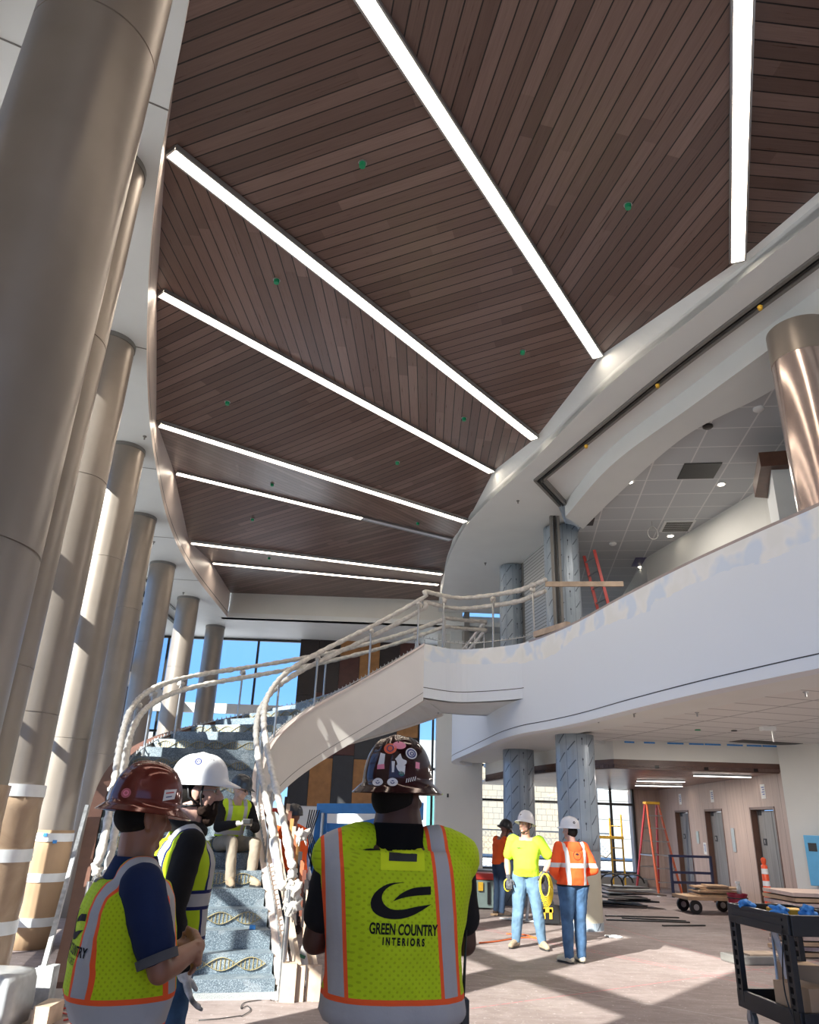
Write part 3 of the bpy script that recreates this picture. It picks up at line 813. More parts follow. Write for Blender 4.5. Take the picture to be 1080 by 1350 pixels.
# stringers
idx = list(range(0, 217, 4))
zt = [max(.12, -.034+ZF*i/216+.12) for i in idx]
def stringer(side, th, depth, name, mat, lift=0):
    b = MB(); P = [(sin_(i) if side == 0 else sout(i)) for i in idx]
    k = len(P); rg = []
    for j in range(k):
        i = idx[j]; h = SP[i][1]; nrm = V(math.cos(h), -math.sin(h), 0)*(1 if side == 0 else -1)
        p = P[j]; q = p+nrm*th; zb = max(0.0, zt[j]-depth)
        rg.append([V(p.x, p.y, zb), V(q.x, q.y, zb), V(q.x, q.y, zt[j]+lift), V(p.x, p.y, zt[j]+lift)])
    b.rings(rg); return spart(b, name, mat, angle=40)
stringer(0, .10, 1.02, 'stringer', m_pink if False else plain('stringer_plaster', (.72, .68, .64), .55, var=.05, scale=1.2))
stringer(1, .10, 1.02, 'stringer', bpy.data.materials['stringer_plaster'])
# soffit under the steps
b = MB(); rg = []
for j, i in enumerate(idx):
    a, c = sin_(i), sout(i); zb = max(.001, zt[j]-.98); rg.append([V(a.x, a.y, zb), V(c.x, c.y, zb), V(c.x, c.y, zb+.06), V(a.x, a.y, zb+.06)])
b.rings(rg); spart(b, 'underside', m_soffit)
# brown curb cap on the outer stringer
b = MB(); rg = []
for j, i in enumerate(idx):
    p = sout(i, SW-.02); q = sout(i, SW+.13); rg.append([V(p.x, p.y, zt[j]), V(q.x, q.y, zt[j]), V(q.x, q.y, zt[j]+.05), V(p.x, p.y, zt[j]+.05)])
b.rings(rg); spart(b, 'curb_cap', plain('brown_primer', (.16, .08, .06), .5))
b = MB(); rg = []
for j, i in enumerate(idx):
    p = sout(i, .02); q = sout(i, -.13); rg.append([V(p.x, p.y, zt[j]), V(q.x, q.y, zt[j]), V(q.x, q.y, zt[j]+.04), V(p.x, p.y, zt[j]+.04)])
b.rings(rg); spart(b, 'curb_cap', m_pink)
# groove near the bottom of the inner stringer
b = MB(); rg = []
for j, i in enumerate(idx):
    zb = zt[j]-1.02+.14
    if zb < .1: continue
    p = sout(i, -.099); q = sout(i, -.103); rg.append([V(p.x, p.y, zb), V(q.x, q.y, zb), V(q.x, q.y, zb+.012), V(p.x, p.y, zb+.012)])
b.rings(rg); spart(b, 'reveal', m_grey)
# lumber curb at the foot of both sides
for side, lab in ((0, 'i'), (1, 'o')):
    b = MB()
    def q_(i, off): return sout(i, off) if side == 0 else sout(i, SW-off)
    for o1 in ((-.2, -.36) if side == 0 else (-.16,)):
        a = q_(0, o1)-V(0, .12, 0); c = q_(64, o1)
        b.bar(V(a.x, a.y, .25), V(c.x, c.y, .25+ZF*64/216), .04, .14)
        b.bar(V(a.x, a.y, .0), V(a.x, a.y, .3), .14, .04)
    a = q_(0, -.12)-V(0, .1, 0); b.box((a.x, a.y, .16), (.14, .14, .32))
    spart(b, 'lumber_curb' if side == 0 else 'white_curb', m_lumber if side == 0 else plain('scuffed_white', (.45, .46, .47), .6, var=.3, scale=12))
# ---- landing
LP = [sout(216, -.1), V(.99, 14.36, 0), V(1.55, 14.15, 0), V(2.1, 13.72, 0), V(2.3, 13.35, 0)]
LPs = smooth(LP, 24)
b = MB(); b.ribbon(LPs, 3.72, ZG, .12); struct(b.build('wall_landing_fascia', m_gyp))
o_end = sout(216, SW+.1)
b = MB(); b.ribbon([o_end, V(1.3, 16.2, 0), V(1.85, 16.2, 0)], 3.72, ZG, -.1); struct(b.build('wall_landing_fascia', m_gyp))
pl = [V(p.x, p.y, 0) for p in offs(LPs, .02)]+[V(1.9, 15, 0), V(1.85, 16.2, 0), V(1.3, 16.2, 0), o_end]
b = MB(); b.prism([(p.x, p.y) for p in pl], 3.72, 3.78); struct(b.build('ceiling', m_soffit))
b = MB(); b.prism([(p.x, p.y) for p in pl], 4.5, ZF); struct(b.build('floor', m_floor))
b = MB(); b.ribbon(LPs, 3.9, 3.912, -.004); struct(b.build('trim_reveal', m_dark))

# ---- railings
def wrapped_tube(pts, r, seed, n=10, amp=.3):
    pts = resample(pts, max(12, int(sum((b-a).length for a, b in zip(pts[:-1], pts[1:]))/.045)))
    rnd = random.Random(seed); rr = []; cur = 1
    for i, p in enumerate(pts):
        if rnd.random() < .25: cur = 1+amp*(rnd.random()-.35)
        rr.append(r*(cur+.12*math.sin(i*1.3+seed)))
    b = MB(); b.tube(pts, rr, n); return b
def rag(c, s, seed):
    b = MB(); b.sphere(c, s, 14); rnd = random.Random(seed)
    b.v = [tuple(Vector(v)+(Vector(v)-Vector(c))*(noise.noise(Vector(v)*22+V(seed, 0, 0))*1.1)) for v in b.v]
    for k in range(3):
        a = rnd.random()*6.28; p = Vector(c); q = p+V(math.cos(a)*s*1.1, math.sin(a)*s*1.1, -s*(1.2+rnd.random()))
        b.tube([p, (p+q)/2+V(0, 0, .02), q], [s*.25, s*.18, s*.06], 6)
    return b
def railing(lab, off, i_s, i_e, posts, extra, seed, inward):
    p0 = sout(i_s, off)
    t = thing('stair_railing', lab, 'railing', (p0.x, p0.y, 0)); inv = Matrix.Translation(-t.location)
    def add(b, name, mat, **k):
        o = b.build(name, mat, t, **k); o.matrix_parent_inverse = inv; return o
    def zz(i): return max(.06, -.034+ZF*i/216)+.06
    base = [sout(i, off)+V(0, 0, zz(i)) for i in range(i_s, i_e+1, 3)]+extra
    up = V(0, 0, 1.05)
    base2 = [sout(i, off+inward*.09)+V(0, 0, zz(i)) for i in range(i_s, i_e+1, 3)]+[e+V(0, .09, 0) for e in extra]
    add(wrapped_tube([p+up for p in base], .042, seed), 'top_rail', m_wrap, smooth=True)
    add(wrapped_tube([p+V(0, 0, .86) for p in base2], .042, seed+3), 'handrail', m_wrap, smooth=True)
    # bottom channel with glazing pins
    q = MB(); ch = [p+V(0, 0, .13) for p in base]
    q.tube(ch, .009, 6)
    for p in resample(ch, int(len(base)*1.6)): q.box(p+V(0, 0, .02), (.014, .014, .045))
    add(q, 'glazing_channel', m_alu)
    allp = [sout(i, off)+V(0, 0, zz(i)) for i in posts]+[extra[j] for j in range(0, len(extra)) if j % 6 == 3]
    for n_, p in enumerate(allp):
        q = MB(); q.cyl(p-V(0, 0, .05), p+V(0, 0, 1.05), .019, n=12); q.cyl(p-V(0, 0, .05), p+V(0, 0, .02), .04, n=12)
        add(q, 'post', m_steel, angle=40)
        add(rag(p+V(0, 0, .96), .05, seed+n_*2), 'wrap_bundle', m_wrap, smooth=True)
    return t, add, base, base2
ext = [p+V(0, 0, ZG) for p in offs(resample(LPs, 16), .06)]+[V(p.x, p.y, ZG) for p in offs([g for g in G if 12.75 < g.y < 13.3][::-1], .1)]
ti, addi, bi, bi2 = railing('inner stair railing wrapped in white plastic, turning onto the landing curb', -.05, 0, 216, [2, 46, 78, 98, 126, 156, 186, 212], ext, 11, 1)
q = MB(); p = sout(0, -.05); q.cyl(V(p.x, p.y-.1, 0.0), V(p.x+.0, p.y-.1, 1.0), .028, n=16); addi(q, 'newel_post', m_steel, angle=40)
for k, z in enumerate((.95, .8, 1.45)):
    addi(rag(V(p.x+.03, p.y-.06+.3*(k == 2), z), .085-.02*(k == 2), 50+k), 'wrap_bundle', m_wrap, smooth=True)
to, addo, bo, bo2 = railing('outer stair railing on the window side, wrapped in white plastic', SW-.10, 0, 216, [4, 40, 66, 84, 98, 112, 128, 150, 176, 206], [], 31, -1)
q = MB(); p = sout(0, SW-.10); q.cyl(V(p.x, p.y-.1, 0.0), V(p.x, p.y-.1, 1.0), .028, n=16); addo(q, 'newel_post', m_steel, angle=40)
# outer landing railing
pts = [o_end+V(0, 0, ZG), V(1.3, 16.2, ZG), V(1.8, 16.25, ZG)]+[V(g.x, g.y, ZG) for g in G if 16.4 < g.y < 20]
t = thing('landing_railing', 'short wrapped railing at the back edge of the landing', 'railing', o_end+V(0, 0, ZG)); inv = Matrix.Translation(-t.location)
for z in (1.05, .86): o = wrapped_tube([p+V(0, 0, z) for p in pts], .04, 5+int(z*10)).build('top_rail', m_wrap, t, smooth=True); o.matrix_parent_inverse = inv
for p in resample(pts, 5): q = MB(); q.cyl(p, p+V(0, 0, 1.05), .019, n=10); o = q.build('post', m_steel, t, angle=40); o.matrix_parent_inverse = inv
# coloured strips imitate the accent wall's reflection in glass under the inner railing
refl_mats = [plain('reflection_brown', (.12, .04, .025), .4), plain('reflection_amber', (.42, .2, .06), .4), plain('reflection_dark', (.02, .015, .015), .4), plain('reflection_pale', (.5, .36, .26), .5), plain('reflection_rust', (.35, .1, .04), .5)]
t = thing('reflection_strips', 'brown, amber and black strips under the inner railing, imitating a reflection in glass', 'reflection strips', (sout(6, -.28).x, sout(6, -.28).y, 0)); inv = Matrix.Translation(-t.location)
for k in range(13):
    i = 4+k*4; p = sout(i, -.28); z0 = ZF*i/216+.30; q = MB(); q.bar(V(p.x, p.y, z0), V(p.x, p.y, z0+.45), .012, .045, up=V(1, 0, 0)); o = q.build('slat', refl_mats[(k*3+k//2) % 5], t); o.matrix_parent_inverse = inv
# timber guard rail (2x4s) between the last post and the column
q = MB(); a = V(bi[-1].x, bi[-1].y, ZG+.98)+V(0, .05, 0); e5 = atz(822, 770, 5.7); q.bar(a, e5, .04, .09); q2 = a
o = q.build('timber_rail', m_lumber); tag(o, 'horizontal pine timber rail in front of the wrapped upper column', 'timber')
q = MB(); q.bar(V(2.35, 13.2, ZG+.07), V(2.75, 12.3, ZG+.05), .09, .1); tag(q.build('timber_block', m_lumber), 'pine timber block lying on the balcony wall cap', 'timber')
# ================================================================ fixtures in the ceilings
m_led = emit('led_diffuser', (1.0, .86, .70), 12.0)
m_led_off = plain('unlit_diffuser', (.6, .62, .66), .3)
m_led2 = emit('lobby_led', (1.0, .95, .88), 5.0)
llab = ['linear ceiling light at the right, running straight up the photo', 'long linear ceiling light crossing from the top centre down to the right', 'linear ceiling light starting at the left edge high up, second longest diagonal',
        'linear ceiling light ending left below the largest folded panel', 'fourth diagonal ceiling light from the top along the left edge', 'partly unlit linear ceiling light, its right end dull grey', 'second last thin linear ceiling light near the far wall', 'farthest linear ceiling light, lowest in the photo']
LL = [(L0, RV[0])]+[(LV[k], RV[k]) for k in range(1, 8)]
for k, (a, c) in enumerate(LL):
    d = (c-a).normalized(); a2 = a+d*.06+V(0, 0, -.03); c2 = c-d*.06+V(0, 0, -.03)
    t = thing('linear_light', llab[k], 'ceiling light', (a2+c2)/2, group='linear lights between the folded wood panels'); inv = Matrix.Translation(-t.location)
    side = d.cross(V(0, 0, 1)).normalized()
    w = .13
    q = MB()
    for s in (-1, 1): q.bar(a2+side*s*(w/2+.012), c2+side*s*(w/2+.012), .02, .06)
    for e in (a2, c2): q.bar(e-side*w/2, e+side*w/2, .02, .06)
    q.bar(a2+V(0, 0, .03), c2+V(0, 0, .03), w, .01)
    o = q.build('housing', m_alu, t); o.matrix_parent_inverse = inv
    segs = [(0, 1, m_led)] if k != 5 else [(0, .64, m_led), (.64, 1, m_led_off)]
    for s0, s1, mt in segs:
        q = MB(); q.bar(a2.lerp(c2, s0)+V(0, 0, -.01), a2.lerp(c2, s1)+V(0, 0, -.01), w, .02); o = q.build('diffuser', mt, t); o.matrix_parent_inverse = inv
m_green = plain('green_sprinkler_cap', (.01, .28, .12), .4)
names_ = [(478, 215, 'in the big panel left of the long central light'), (828, 270, 'in the large panel between the two rightmost lights'), (365, 369, 'in the glossy panel at left'), (689, 463, 'near the right end of the big central panel'), (612, 551, 'near the right end of the narrow glossy panel'), (300, 530, 'at the left of the third panel'), (524, 609, 'right of centre in the third panel'), (359, 638, 'at the left of the thin glossy panel'), (333, 684, 'just above the second last light at left'), (551, 689, 'at the right end of the thin glossy panel'), (355, 735, 'between the last two lights at left')]
def plane_hit(x, y):
    # intersect the view ray with the folded ceiling
    r = ray(x, y); o = V(0, 0, EYE)
    hit, loc, nn, i, ob, mw = scene.ray_cast(bpy.context.evaluated_depsgraph_get(), o, r.normalized())
    return loc if hit else None
bpy.context.view_layer.update()
for x, y, wh in names_:
    p = plane_hit(x, y)
    if p is None: continue
    t = thing('sprinkler', 'green capped sprinkler '+wh, 'sprinkler', p, group='green sprinkler caps')
    q = MB(); q.lathe([(.045, -.006), (.045, .004)], n=20); q.build('escutcheon', m_alu, t, angle=40)
    q = MB(); q.lathe([(.03, -.05), (.034, -.03), (.034, -.006)], n=16); q.build('cap', m_green, t, angle=50)
# small devices on the white soffits
for x, y, z, lab in ((867, 507, ZBm, 'yellow sprinkler cap on the soffit beam, middle of three'), (1002, 404, ZBm, 'yellow sprinkler cap on the soffit beam, rightmost of three'), (773, 587, ZBm, 'yellow sprinkler cap on the soffit beam, leftmost of three')):
    p = atz(x, y, z); q = MB(); q.lathe([(.02, -.05), (.03, -.02), (.03, 0)], c=p, n=14); tag(q.build('sprinkler', m_yellow, smooth=True), lab, 'sprinkler')
for x, y, z, lab in ((683, 660, ZS, 'small dark sprinkler on the white ring soffit'), (640, 742, ZS, 'tiny dark sprinkler on the ring soffit above the landing'), (578, 937, 3.72, 'small sprinkler under the landing soffit'),
                     (789, 948, 3.2, 'small sprinkler just left of the nearer lower column top'), (836, 940, 3.2, 'sprinkler on the lower soffit right of the nearer lower column'), (919, 939, 3.2, 'sprinkler on the curved lower soffit, middle'), (1062, 912, 3.2, 'sprinkler on the curved lower soffit near the right edge'),
                     (191, 575, 7.0, 'tiny sprinkler on the left soffit by the fifth column'), (203, 714, 7.0, 'tiny sprinkler on the left soffit by the sixth column'), (242, 781, 7.0, 'tiny sprinkler on the left soffit by the seventh column')):
    p = atz(x, y, z); q = MB(); q.lathe([(.03, -.012), (.03, 0)], c=p, n=14); q.lathe([(.012, -.06), (.012, -.01)], c=p, n=8); tag(q.build('sprinkler', m_alu if z < 7 else m_grey, angle=40), lab, 'sprinkler')
# upper tile ceiling devices
m_spot = emit('downlight_lamp', (1, .9, .75), 14)
for x, y, lab in ((830, 635, 'lit round downlight in the upper tile ceiling, left of the dark opening'), (951, 638, 'lit round downlight in the upper tile ceiling, right of the dark opening'), (884, 706, 'lit round downlight below the ceiling vent upstairs'), (845, 747, 'lit round downlight beside the purple opening')):
    p = atz(x, y, 7.245); t = thing('downlight', lab, 'downlight', p)
    q = MB(); q.lathe([(.085, -.012), (.085, 0)], n=24); q.build('trim_ring', m_white, t, angle=40)
    q = MB(); q.lathe([(.055, -.016), (.055, -.012)], n=20); q.build('lamp', m_spot, t)
for x, y, w, h, mt, lab in ((922, 621, .6, .6, m_black, 'black square opening of a missing ceiling tile upstairs'), (853, 741, .6, .6, plain('purple_plastic', (.06, .04, .16), .3), 'purple plastic covered opening in the upper tile ceiling'), (773, 688, .3, .4, m_black, 'dark opening of a missing tile right beside the wrapped upper column')):
    p = atz(x, y, 7.242); q = MB(); q.box(p, (w, h, .012), rot=(0, 0, math.radians(-8))); tag(q.build('tile_opening', mt), lab, 'ceiling opening')
p = atz(893, 694, 7.24); t = thing('air_diffuser', 'white slatted air diffuser in the upper tile ceiling', 'vent', p, rz=math.radians(-8))
q = MB(); q.box((0, 0, 0), (.6, .6, .012)); q.build('frame', m_white, t)
q = MB()
for k in range(8): q.box((0, -.23+k*.066, -.01), (.5, .03, .008))
q.build('slots', m_dark, t)
for x, y, lab in ((1000, 538, 'round white smoke detector on the upper tile ceiling near the shiny column'), (808, 716, 'white smoke detector on the upper tile ceiling'), (933, 561, 'dark round speaker ring on the upper tile ceiling')):
    p = atz(x, y, 7.25); q = MB(); q.lathe([(.05, -.05), (.075, -.03), (.075, 0)], c=p, n=20); tag(q.build('smoke_detector', m_white if 'white' in lab else m_dark, angle=50), lab, 'detector')
p = atz(861, 703, 7.0); q = MB(); q.tube([p+V(math.cos(a)*.1, 0, math.sin(a)*.13) for a in [2*PI*k/20 for k in range(21)]], .006, 6); q.cyl(p+V(0, 0, .13), p+V(0, 0, .27), .004)
tag(q.build('wire_loop', m_grey), 'loop of wire hanging from the upper tile ceiling', 'wire')
# lower tile ceiling items
p = atz(1012, 958, 3.26); t = thing('projector_mount', 'white projector bracket hanging from the lower tile ceiling', 'mount', p)
q = MB(); q.box((0, 0, -.035), (.22, .14, .07)); q.build('bracket', m_white, t, bevel=.004)
q = MB(); q.cyl((.07, 0, -.07), (.07, 0, -.24), .012); q.build('drop_rod', m_white, t)
q = MB(); p = atz(1010, 979, 3.258); q.box(p, (1.3, .45, .01), rot=(0, 0, .2)); tag(q.build('tile_opening', m_black), 'dark open strip of missing tiles in the lower ceiling', 'ceiling opening')
for x, y, lab in ((968, 963, 'small black downlight in the lower tile ceiling'), (920, 962, 'small green sprinkler cap in the lower tile ceiling')):
    p = atz(x, y, 3.255); q = MB(); q.lathe([(.05, -.012), (.05, 0)], c=p, n=16); tag(q.build('ceiling_fitting', m_black if 'black' in lab else m_green), lab, 'fitting')
# lobby linear lights
for (x0, y0, x1, y1, lab) in ((840, 1030, 903, 1031, 'thin lobby ceiling light, middle of the left pair, upper one'), (838, 1036, 900, 1037, 'thin lobby ceiling light just under its twin'), (915, 1023, 990, 1025, 'thin lobby ceiling light at right in front of the elevators'), (797, 1042, 846, 1043, 'thin lobby ceiling light at left beside the lower column')):
    a, c = atz(x0, y0, 2.70), atz(x1, y1, 2.70)
    t = thing('linear_light', lab, 'ceiling light', (a+c)/2, group='linear lights in the elevator lobby'); inv = Matrix.Translation(-t.location)
    q = MB(); q.bar(a+V(0, 0, .02), c+V(0, 0, .02), .12, .03); o = q.build('housing', m_alu, t); o.matrix_parent_inverse = inv
    q = MB(); q.bar(a, c, .09, .012); o = q.build('diffuser', m_led2, t); o.matrix_parent_inverse = inv

# ================================================================ outside
t = thing('stone_building', 'pale limestone building standing outside beyond the lobby glass', 'building', (7.3, 45, 0))
q = MB(); q.box((0, 1, 3.2), (6.8, 2, 6.4)); q.build('wall', m_stone, t)
q = MB(); q.box((0, 1, 6.5), (7.2, 2.3, .25)); q.build('parapet', m_white, t)
t = thing('glass_building', 'white building with a green glass window behind the pier', 'building', (.6, 46, 0))
q = MB(); q.box((0, 1, 3), (6, 2, 6)); q.build('wall', plain('outer_render', (.3, .31, .31), .8) if 'outer_render' not in bpy.data.materials else bpy.data.materials['outer_render'], t)
q = MB(); q.box((2.0, -.03, 1.9), (2.0, .05, 3.0)); q.build('window', plain('green_glass', (.12, .3, .28), .15, .2), t)
t = thing('white_building', 'bright panelled building outside at the right end of the lobby glass', 'building', (15.4, 46, 0))
q = MB(); q.box((0, 1, 4), (8.6, 2, 8)); q.build('wall', plain('outer_render', (.3, .31, .31), .8) if 'outer_render' not in bpy.data.materials else bpy.data.materials['outer_render'], t)
for k in range(5): q = MB(); q.box((0, -.01, 1+k), (8.6, .02, .04)); q.build('joint', m_grey, t)
t = thing('mesh_fence', 'grey mesh fence outside behind the worker in orange', 'fence', (4, 30, 0))
q = MB()
for k in range(9): q.cyl((-4+k, 0, 0), (-4+k, 0, 1.4), .03, n=8)
q.bar((-4, 0, 1.38), (4, 0, 1.38), .04, .04); q.build('frame', m_alu, t)
q = MB()
for k in range(54):
    for s in (-1, 1):
        x0 = -4+k*.16-(1.3 if s > 0 else 0); x1 = x0+1.3*s+(0 if s > 0 else 1.3)
        if s < 0: x0, x1 = -4+k*.16, -4+k*.16-1.3
        q.bar((x0, 0, .05), (x1, 0, 1.35), .008, .008)
q.build('mesh', m_alu, t)
# ================================================================ props
def put(t):   # returns a builder that parents parts given in the thing's local frame
    def add(b, name, mat, parent=None, **k): return b.build(name, mat, parent or t, **k)
    return add
def face_cam(x, y): return math.atan2(x, y)
# ---- boom lift beyond the stairs
t = thing('boom_lift', 'blue articulated boom lift parked between the stairs and the amber panels', 'boom lift', (-1.0, 16.6, 0)); add = put(t)
q = MB(); q.box((0.6, .9, .62), (2.6, 1.7, .4)); q.box((.5, .9, .9), (1.6, 1.2, .3)); add(q, 'chassis', m_blue, bevel=.02)
def wheel(x, y, rz=0):
    q = MB(); a = V(math.cos(rz), math.sin(rz), 0)*.13
    prof = []
    M = Matrix.Translation(V(x, y, .42)) @ Euler((0, PI/2, rz)).to_matrix().to_4x4()
    q.lathe([(.22, -.14), (.36, -.15), (.41, -.10), (.42, 0), (.41, .10), (.36, .15), (.22, .14)], n=36, M=M)
    w = add(q, 'wheel', m_rubber, angle=40)
    for k in range(24):
        pass
    r = MB()
    for k in range(28):
        an = 2*PI*k/28
        for s_ in (-1, 1): r.box(M @ V(math.cos(an)*.415, math.sin(an)*.415, s_*.07), (.03, .09, .05), rot=(M.to_3x3() @ Euler((0, 0, an)).to_matrix()))
    add(r, 'tread', m_rubber, parent=w)
    r = MB(); r.lathe([(.06, .15), (.06, .165), (.21, .13), (.225, .15), (.23, .10), (.23, -.1), (.06, -.1)], n=24, M=M); add(r, 'rim', m_alu, parent=w, angle=40)
    r = MB(); r.lathe([(.06, -.15), (.06, -.165), (.21, -.13), (.225, -.15), (.23, -.10)], n=24, M=M); add(r, 'rim', m_alu, parent=w, angle=40)
for x, y in ((-.48, .1), (-.48, 1.8), (1.75, .1), (1.75, 1.8)): wheel(x, y)
q = MB(); q.bar((-.72, .3, .55), (-.62, .3, 1.85), .12, .16); q.bar((-.5, .3, .5), (-.55, .3, 1.75), .1, .1); add(q, 'riser_arm', m_blue, bevel=.01)
q = MB(); q.bar((-.72, .3, 1.78), (1.35, .35, 1.85), .2, .2); q.bar((1.0, .34, 1.45), (1.0, .34, 1.85), .16, .2); q.box((1.35, .35, 1.8), (.35, .26, .34)); add(q, 'upper_boom', m_blue, bevel=.012)
q = MB(); q.bar((-.5, .4, 1.42), (.9, .4, 1.42), .15, .17); q.bar((-.55, .45, 1.15), (.7, .45, 1.15), .14, .15); add(q, 'lower_boom', m_blue, bevel=.012)
q = MB(); q.bar((-.3, .55, 1.35), (1.2, .55, 1.72), .08, .16); add(q, 'link_arm', m_blue)
q = MB(); q.cyl((-.58, .2, .75), (-.58, .2, 1.7), .035); q.cyl((-.58, .2, .6), (-.58, .2, 1.2), .05); add(q, 'hydraulic_cylinder', m_steel, angle=40)
q = MB(); q.box((-.15, .24, 1.78), (.34, .02, .1)); add(q, 'warning_decal', plain('pale_decal', (.7, .62, .35)))
q = MB(); q.cyl((1.0, .2, 1.82), (1.0, .28, 1.82), .05); add(q, 'pivot_pin', m_dark, angle=40)
q = MB(); q.rings([[V(x, y, z) for x, y in ((x0, -.05), (x1, -.05), (x1, .75), (x0, .75))] for x0, x1, z in ((.05, 1.7, .85), (.05, 1.7, 1.15), (.25, 1.65, 1.42), (.55, 1.5, 1.52))]); add(q, 'engine_cover', plain('cover_grey', (.38, .42, .46), .4), bevel=.02)
q = MB(); q.box((.35, -.06, 1.05), (.16, .02, .2)); q.box((.7, -.06, 1.1), (.2, .02, .06)); add(q, 'vent', m_dark)
q = MB()
for k in range(5): q.tube([V(-.85+.05*k, .15, 1.75), V(-.9+.03*k, .1, 1.3), V(-.8+.05*k, .15, .9), V(-.7, .2, .6)], .014, 6)
add(q, 'hose', m_black, smooth=True)
q = MB(); q.box((-.95, .3, .75), (.25, .4, .5)); q.bar((-1.1, .3, .45), (-.75, .3, 1.1), .1, .08); add(q, 'knuckle', m_blue, bevel=.01)
# ---- stacked steel channels by the stair
t = thing('steel_stack', 'stack of dark brown steel channels on the floor behind the man at the stairs', 'steel', (-1.62, 13.4, 0)); add = put(t)
for k in range(4):
    q = MB(); z = .02+k*.155
    q.box((0, 0, z), (.42, 1.6, .02)); q.box((0, 0, z+.12), (.42, 1.6, .02)); q.box((-.2, 0, z+.06), (.02, 1.6, .12)); add(q, 'channel', plain('rust_primer', (.06, .025, .02), .6) if k == 0 else bpy.data.materials['rust_primer'])
# ---- folding ladders
def ladder(name, lab, loc, rz, h, rails, n, spread):
    t = thing(name, lab, 'ladder', loc, rz); add = put(t)
    wb, wt = .33, .17
    for side, y0, m1 in ((0, -spread, rails), (1, spread, rails)):
        for s in (-1, 1):
            q = MB(); q.bar((s*wb, y0, .05), (s*wt, y0*.08, h-.04), .03, .075, up=V(0, 1, 0)); add(q, 'side_rail', m1[side])
            q = MB(); q.box((s*wb, y0, .03), (.06, .1, .06)); add(q, 'foot', m_paper)
    for k in range(1, n+1):
        f = k/(n+1); w = wb+(wt-wb)*f
        q = MB(); q.box((0, -spread*(1-f*.92), h*f), (w*2, .08, .025)); add(q, 'step', m_alu)
        q = MB(); q.box((0, spread*(1-f*.92), h*f), (w*2, .03, .03)); add(q, 'rear_rung', m_alu)
    q = MB(); q.box((0, 0, h), (.42, .2, .07)); add(q, 'top_cap', m_yellow, bevel=.01)
    for s in (-1, 1):
        q = MB(); q.bar((s*.27, -spread*.55, h*.42), (s*.27, spread*.55, h*.42), .01, .03); add(q, 'spreader', m_alu)
    return t
ladder('stepladder', 'tall orange fiberglass stepladder with yellow cap in front of the lobby end wall', (7.05, 22.2, 0), math.radians(10), 2.28, (m_orange, m_red), 6, .62)
t = thing('upper_ladder', 'red ladder leaning beside the wrapped column on the upper floor', 'ladder', (3.95, 14.9, ZF)); add = put(t)
t.name = 'ladder'
for s in (-.2, .2): q = MB(); q.bar((.35+s*.3, -s, 0), (-.1+s*.3, -s, 2.4), .03, .06); add(q, 'side_rail', m_red)
for k in range(8): q = MB(); f = (k+.5)/8; q.bar((.35-.45*f-.06, .2, 2.4*f), (.35-.45*f+.06, -.2, 2.4*f), .025, .03); add(q, 'rung', m_alu)
# ---- yellow scaffold frame
t = thing('scaffold_frame', 'yellow scaffold end frame with a cross plank before the lobby glass', 'scaffold', (5.75, 22.2, 0)); add = put(t)
for x in (.1, .42):
    q = MB(); q.cyl((x, 0, .1), (x, 0, 1.95 if x > .2 else 1.85), .025, n=12); add(q, 'post', m_yellow, angle=40)
q = MB()
for z in (.45, .8, 1.1, 1.65): q.cyl((.1, 0, z), (.42, 0, z), .014, n=8)
add(q, 'rung', m_yellow)
q = MB(); q.box((-.35, 0, 1.36), (1.55, .25, .07)); add(q, 'plank', m_yellow)
q = MB(); q.tube([V(-.6, 0, 1.3), V(-.4, 0, .95), V(-.05, 0, .85), V(.1, 0, 1.0)], .012, 6); add(q, 'brace', m_yellow)
for x in (.1, .42):
    q = MB(); q.cyl((x-.02, 0, .07), (x+.02, 0, .07), .07, n=16); add(q, 'caster', m_black)
# ---- debris piles
t = thing('panel_pile', 'pile of flat dark trim panels with hoses on the floor right of the column', 'scrap pile', (5.15, 18.6, 0)); add = put(t)
rnd = random.Random(3)
for k in range(9):
    q = MB(); q.box((rnd.uniform(-.25, .25), rnd.uniform(-.2, .2), .03+k*.045), (1.3-rnd.random()*.4, .4, .03), rot=(rnd.uniform(-.03, .03), rnd.uniform(-.04, .04), rnd.uniform(-.4, .3))); add(q, 'panel', (plain('scrap_brown', (.1, .07, .055), .6), m_grey, m_dark)[k % 3] if k == 0 else (bpy.data.materials['scrap_brown'], m_grey, m_dark)[k % 3])
for k in range(3):
    q = MB(); q.tube([V(-.3+.25*k+.25*math.cos(a), .0, .48+.18*math.sin(a)) for a in [i*.5 for i in range(8)]], .018, 8); add(q, 'hose', m_black, smooth=True)
for k, (x, y, L, a) in enumerate(((4.9, 16.6, 1.5, .1), (5.0, 16.2, 1.2, -.12), (4.8, 15.9, 1.6, .05), (5.3, 15.4, .9, .3))):
    q = MB(); q.box((x, y, .012), (L, .06, .022), rot=(0, 0, a)); tag(q.build('metal_strip', m_dark), 'long dark strip lying on the floor right of the cream column foot', 'strip', 'dark strips on the floor by the column')
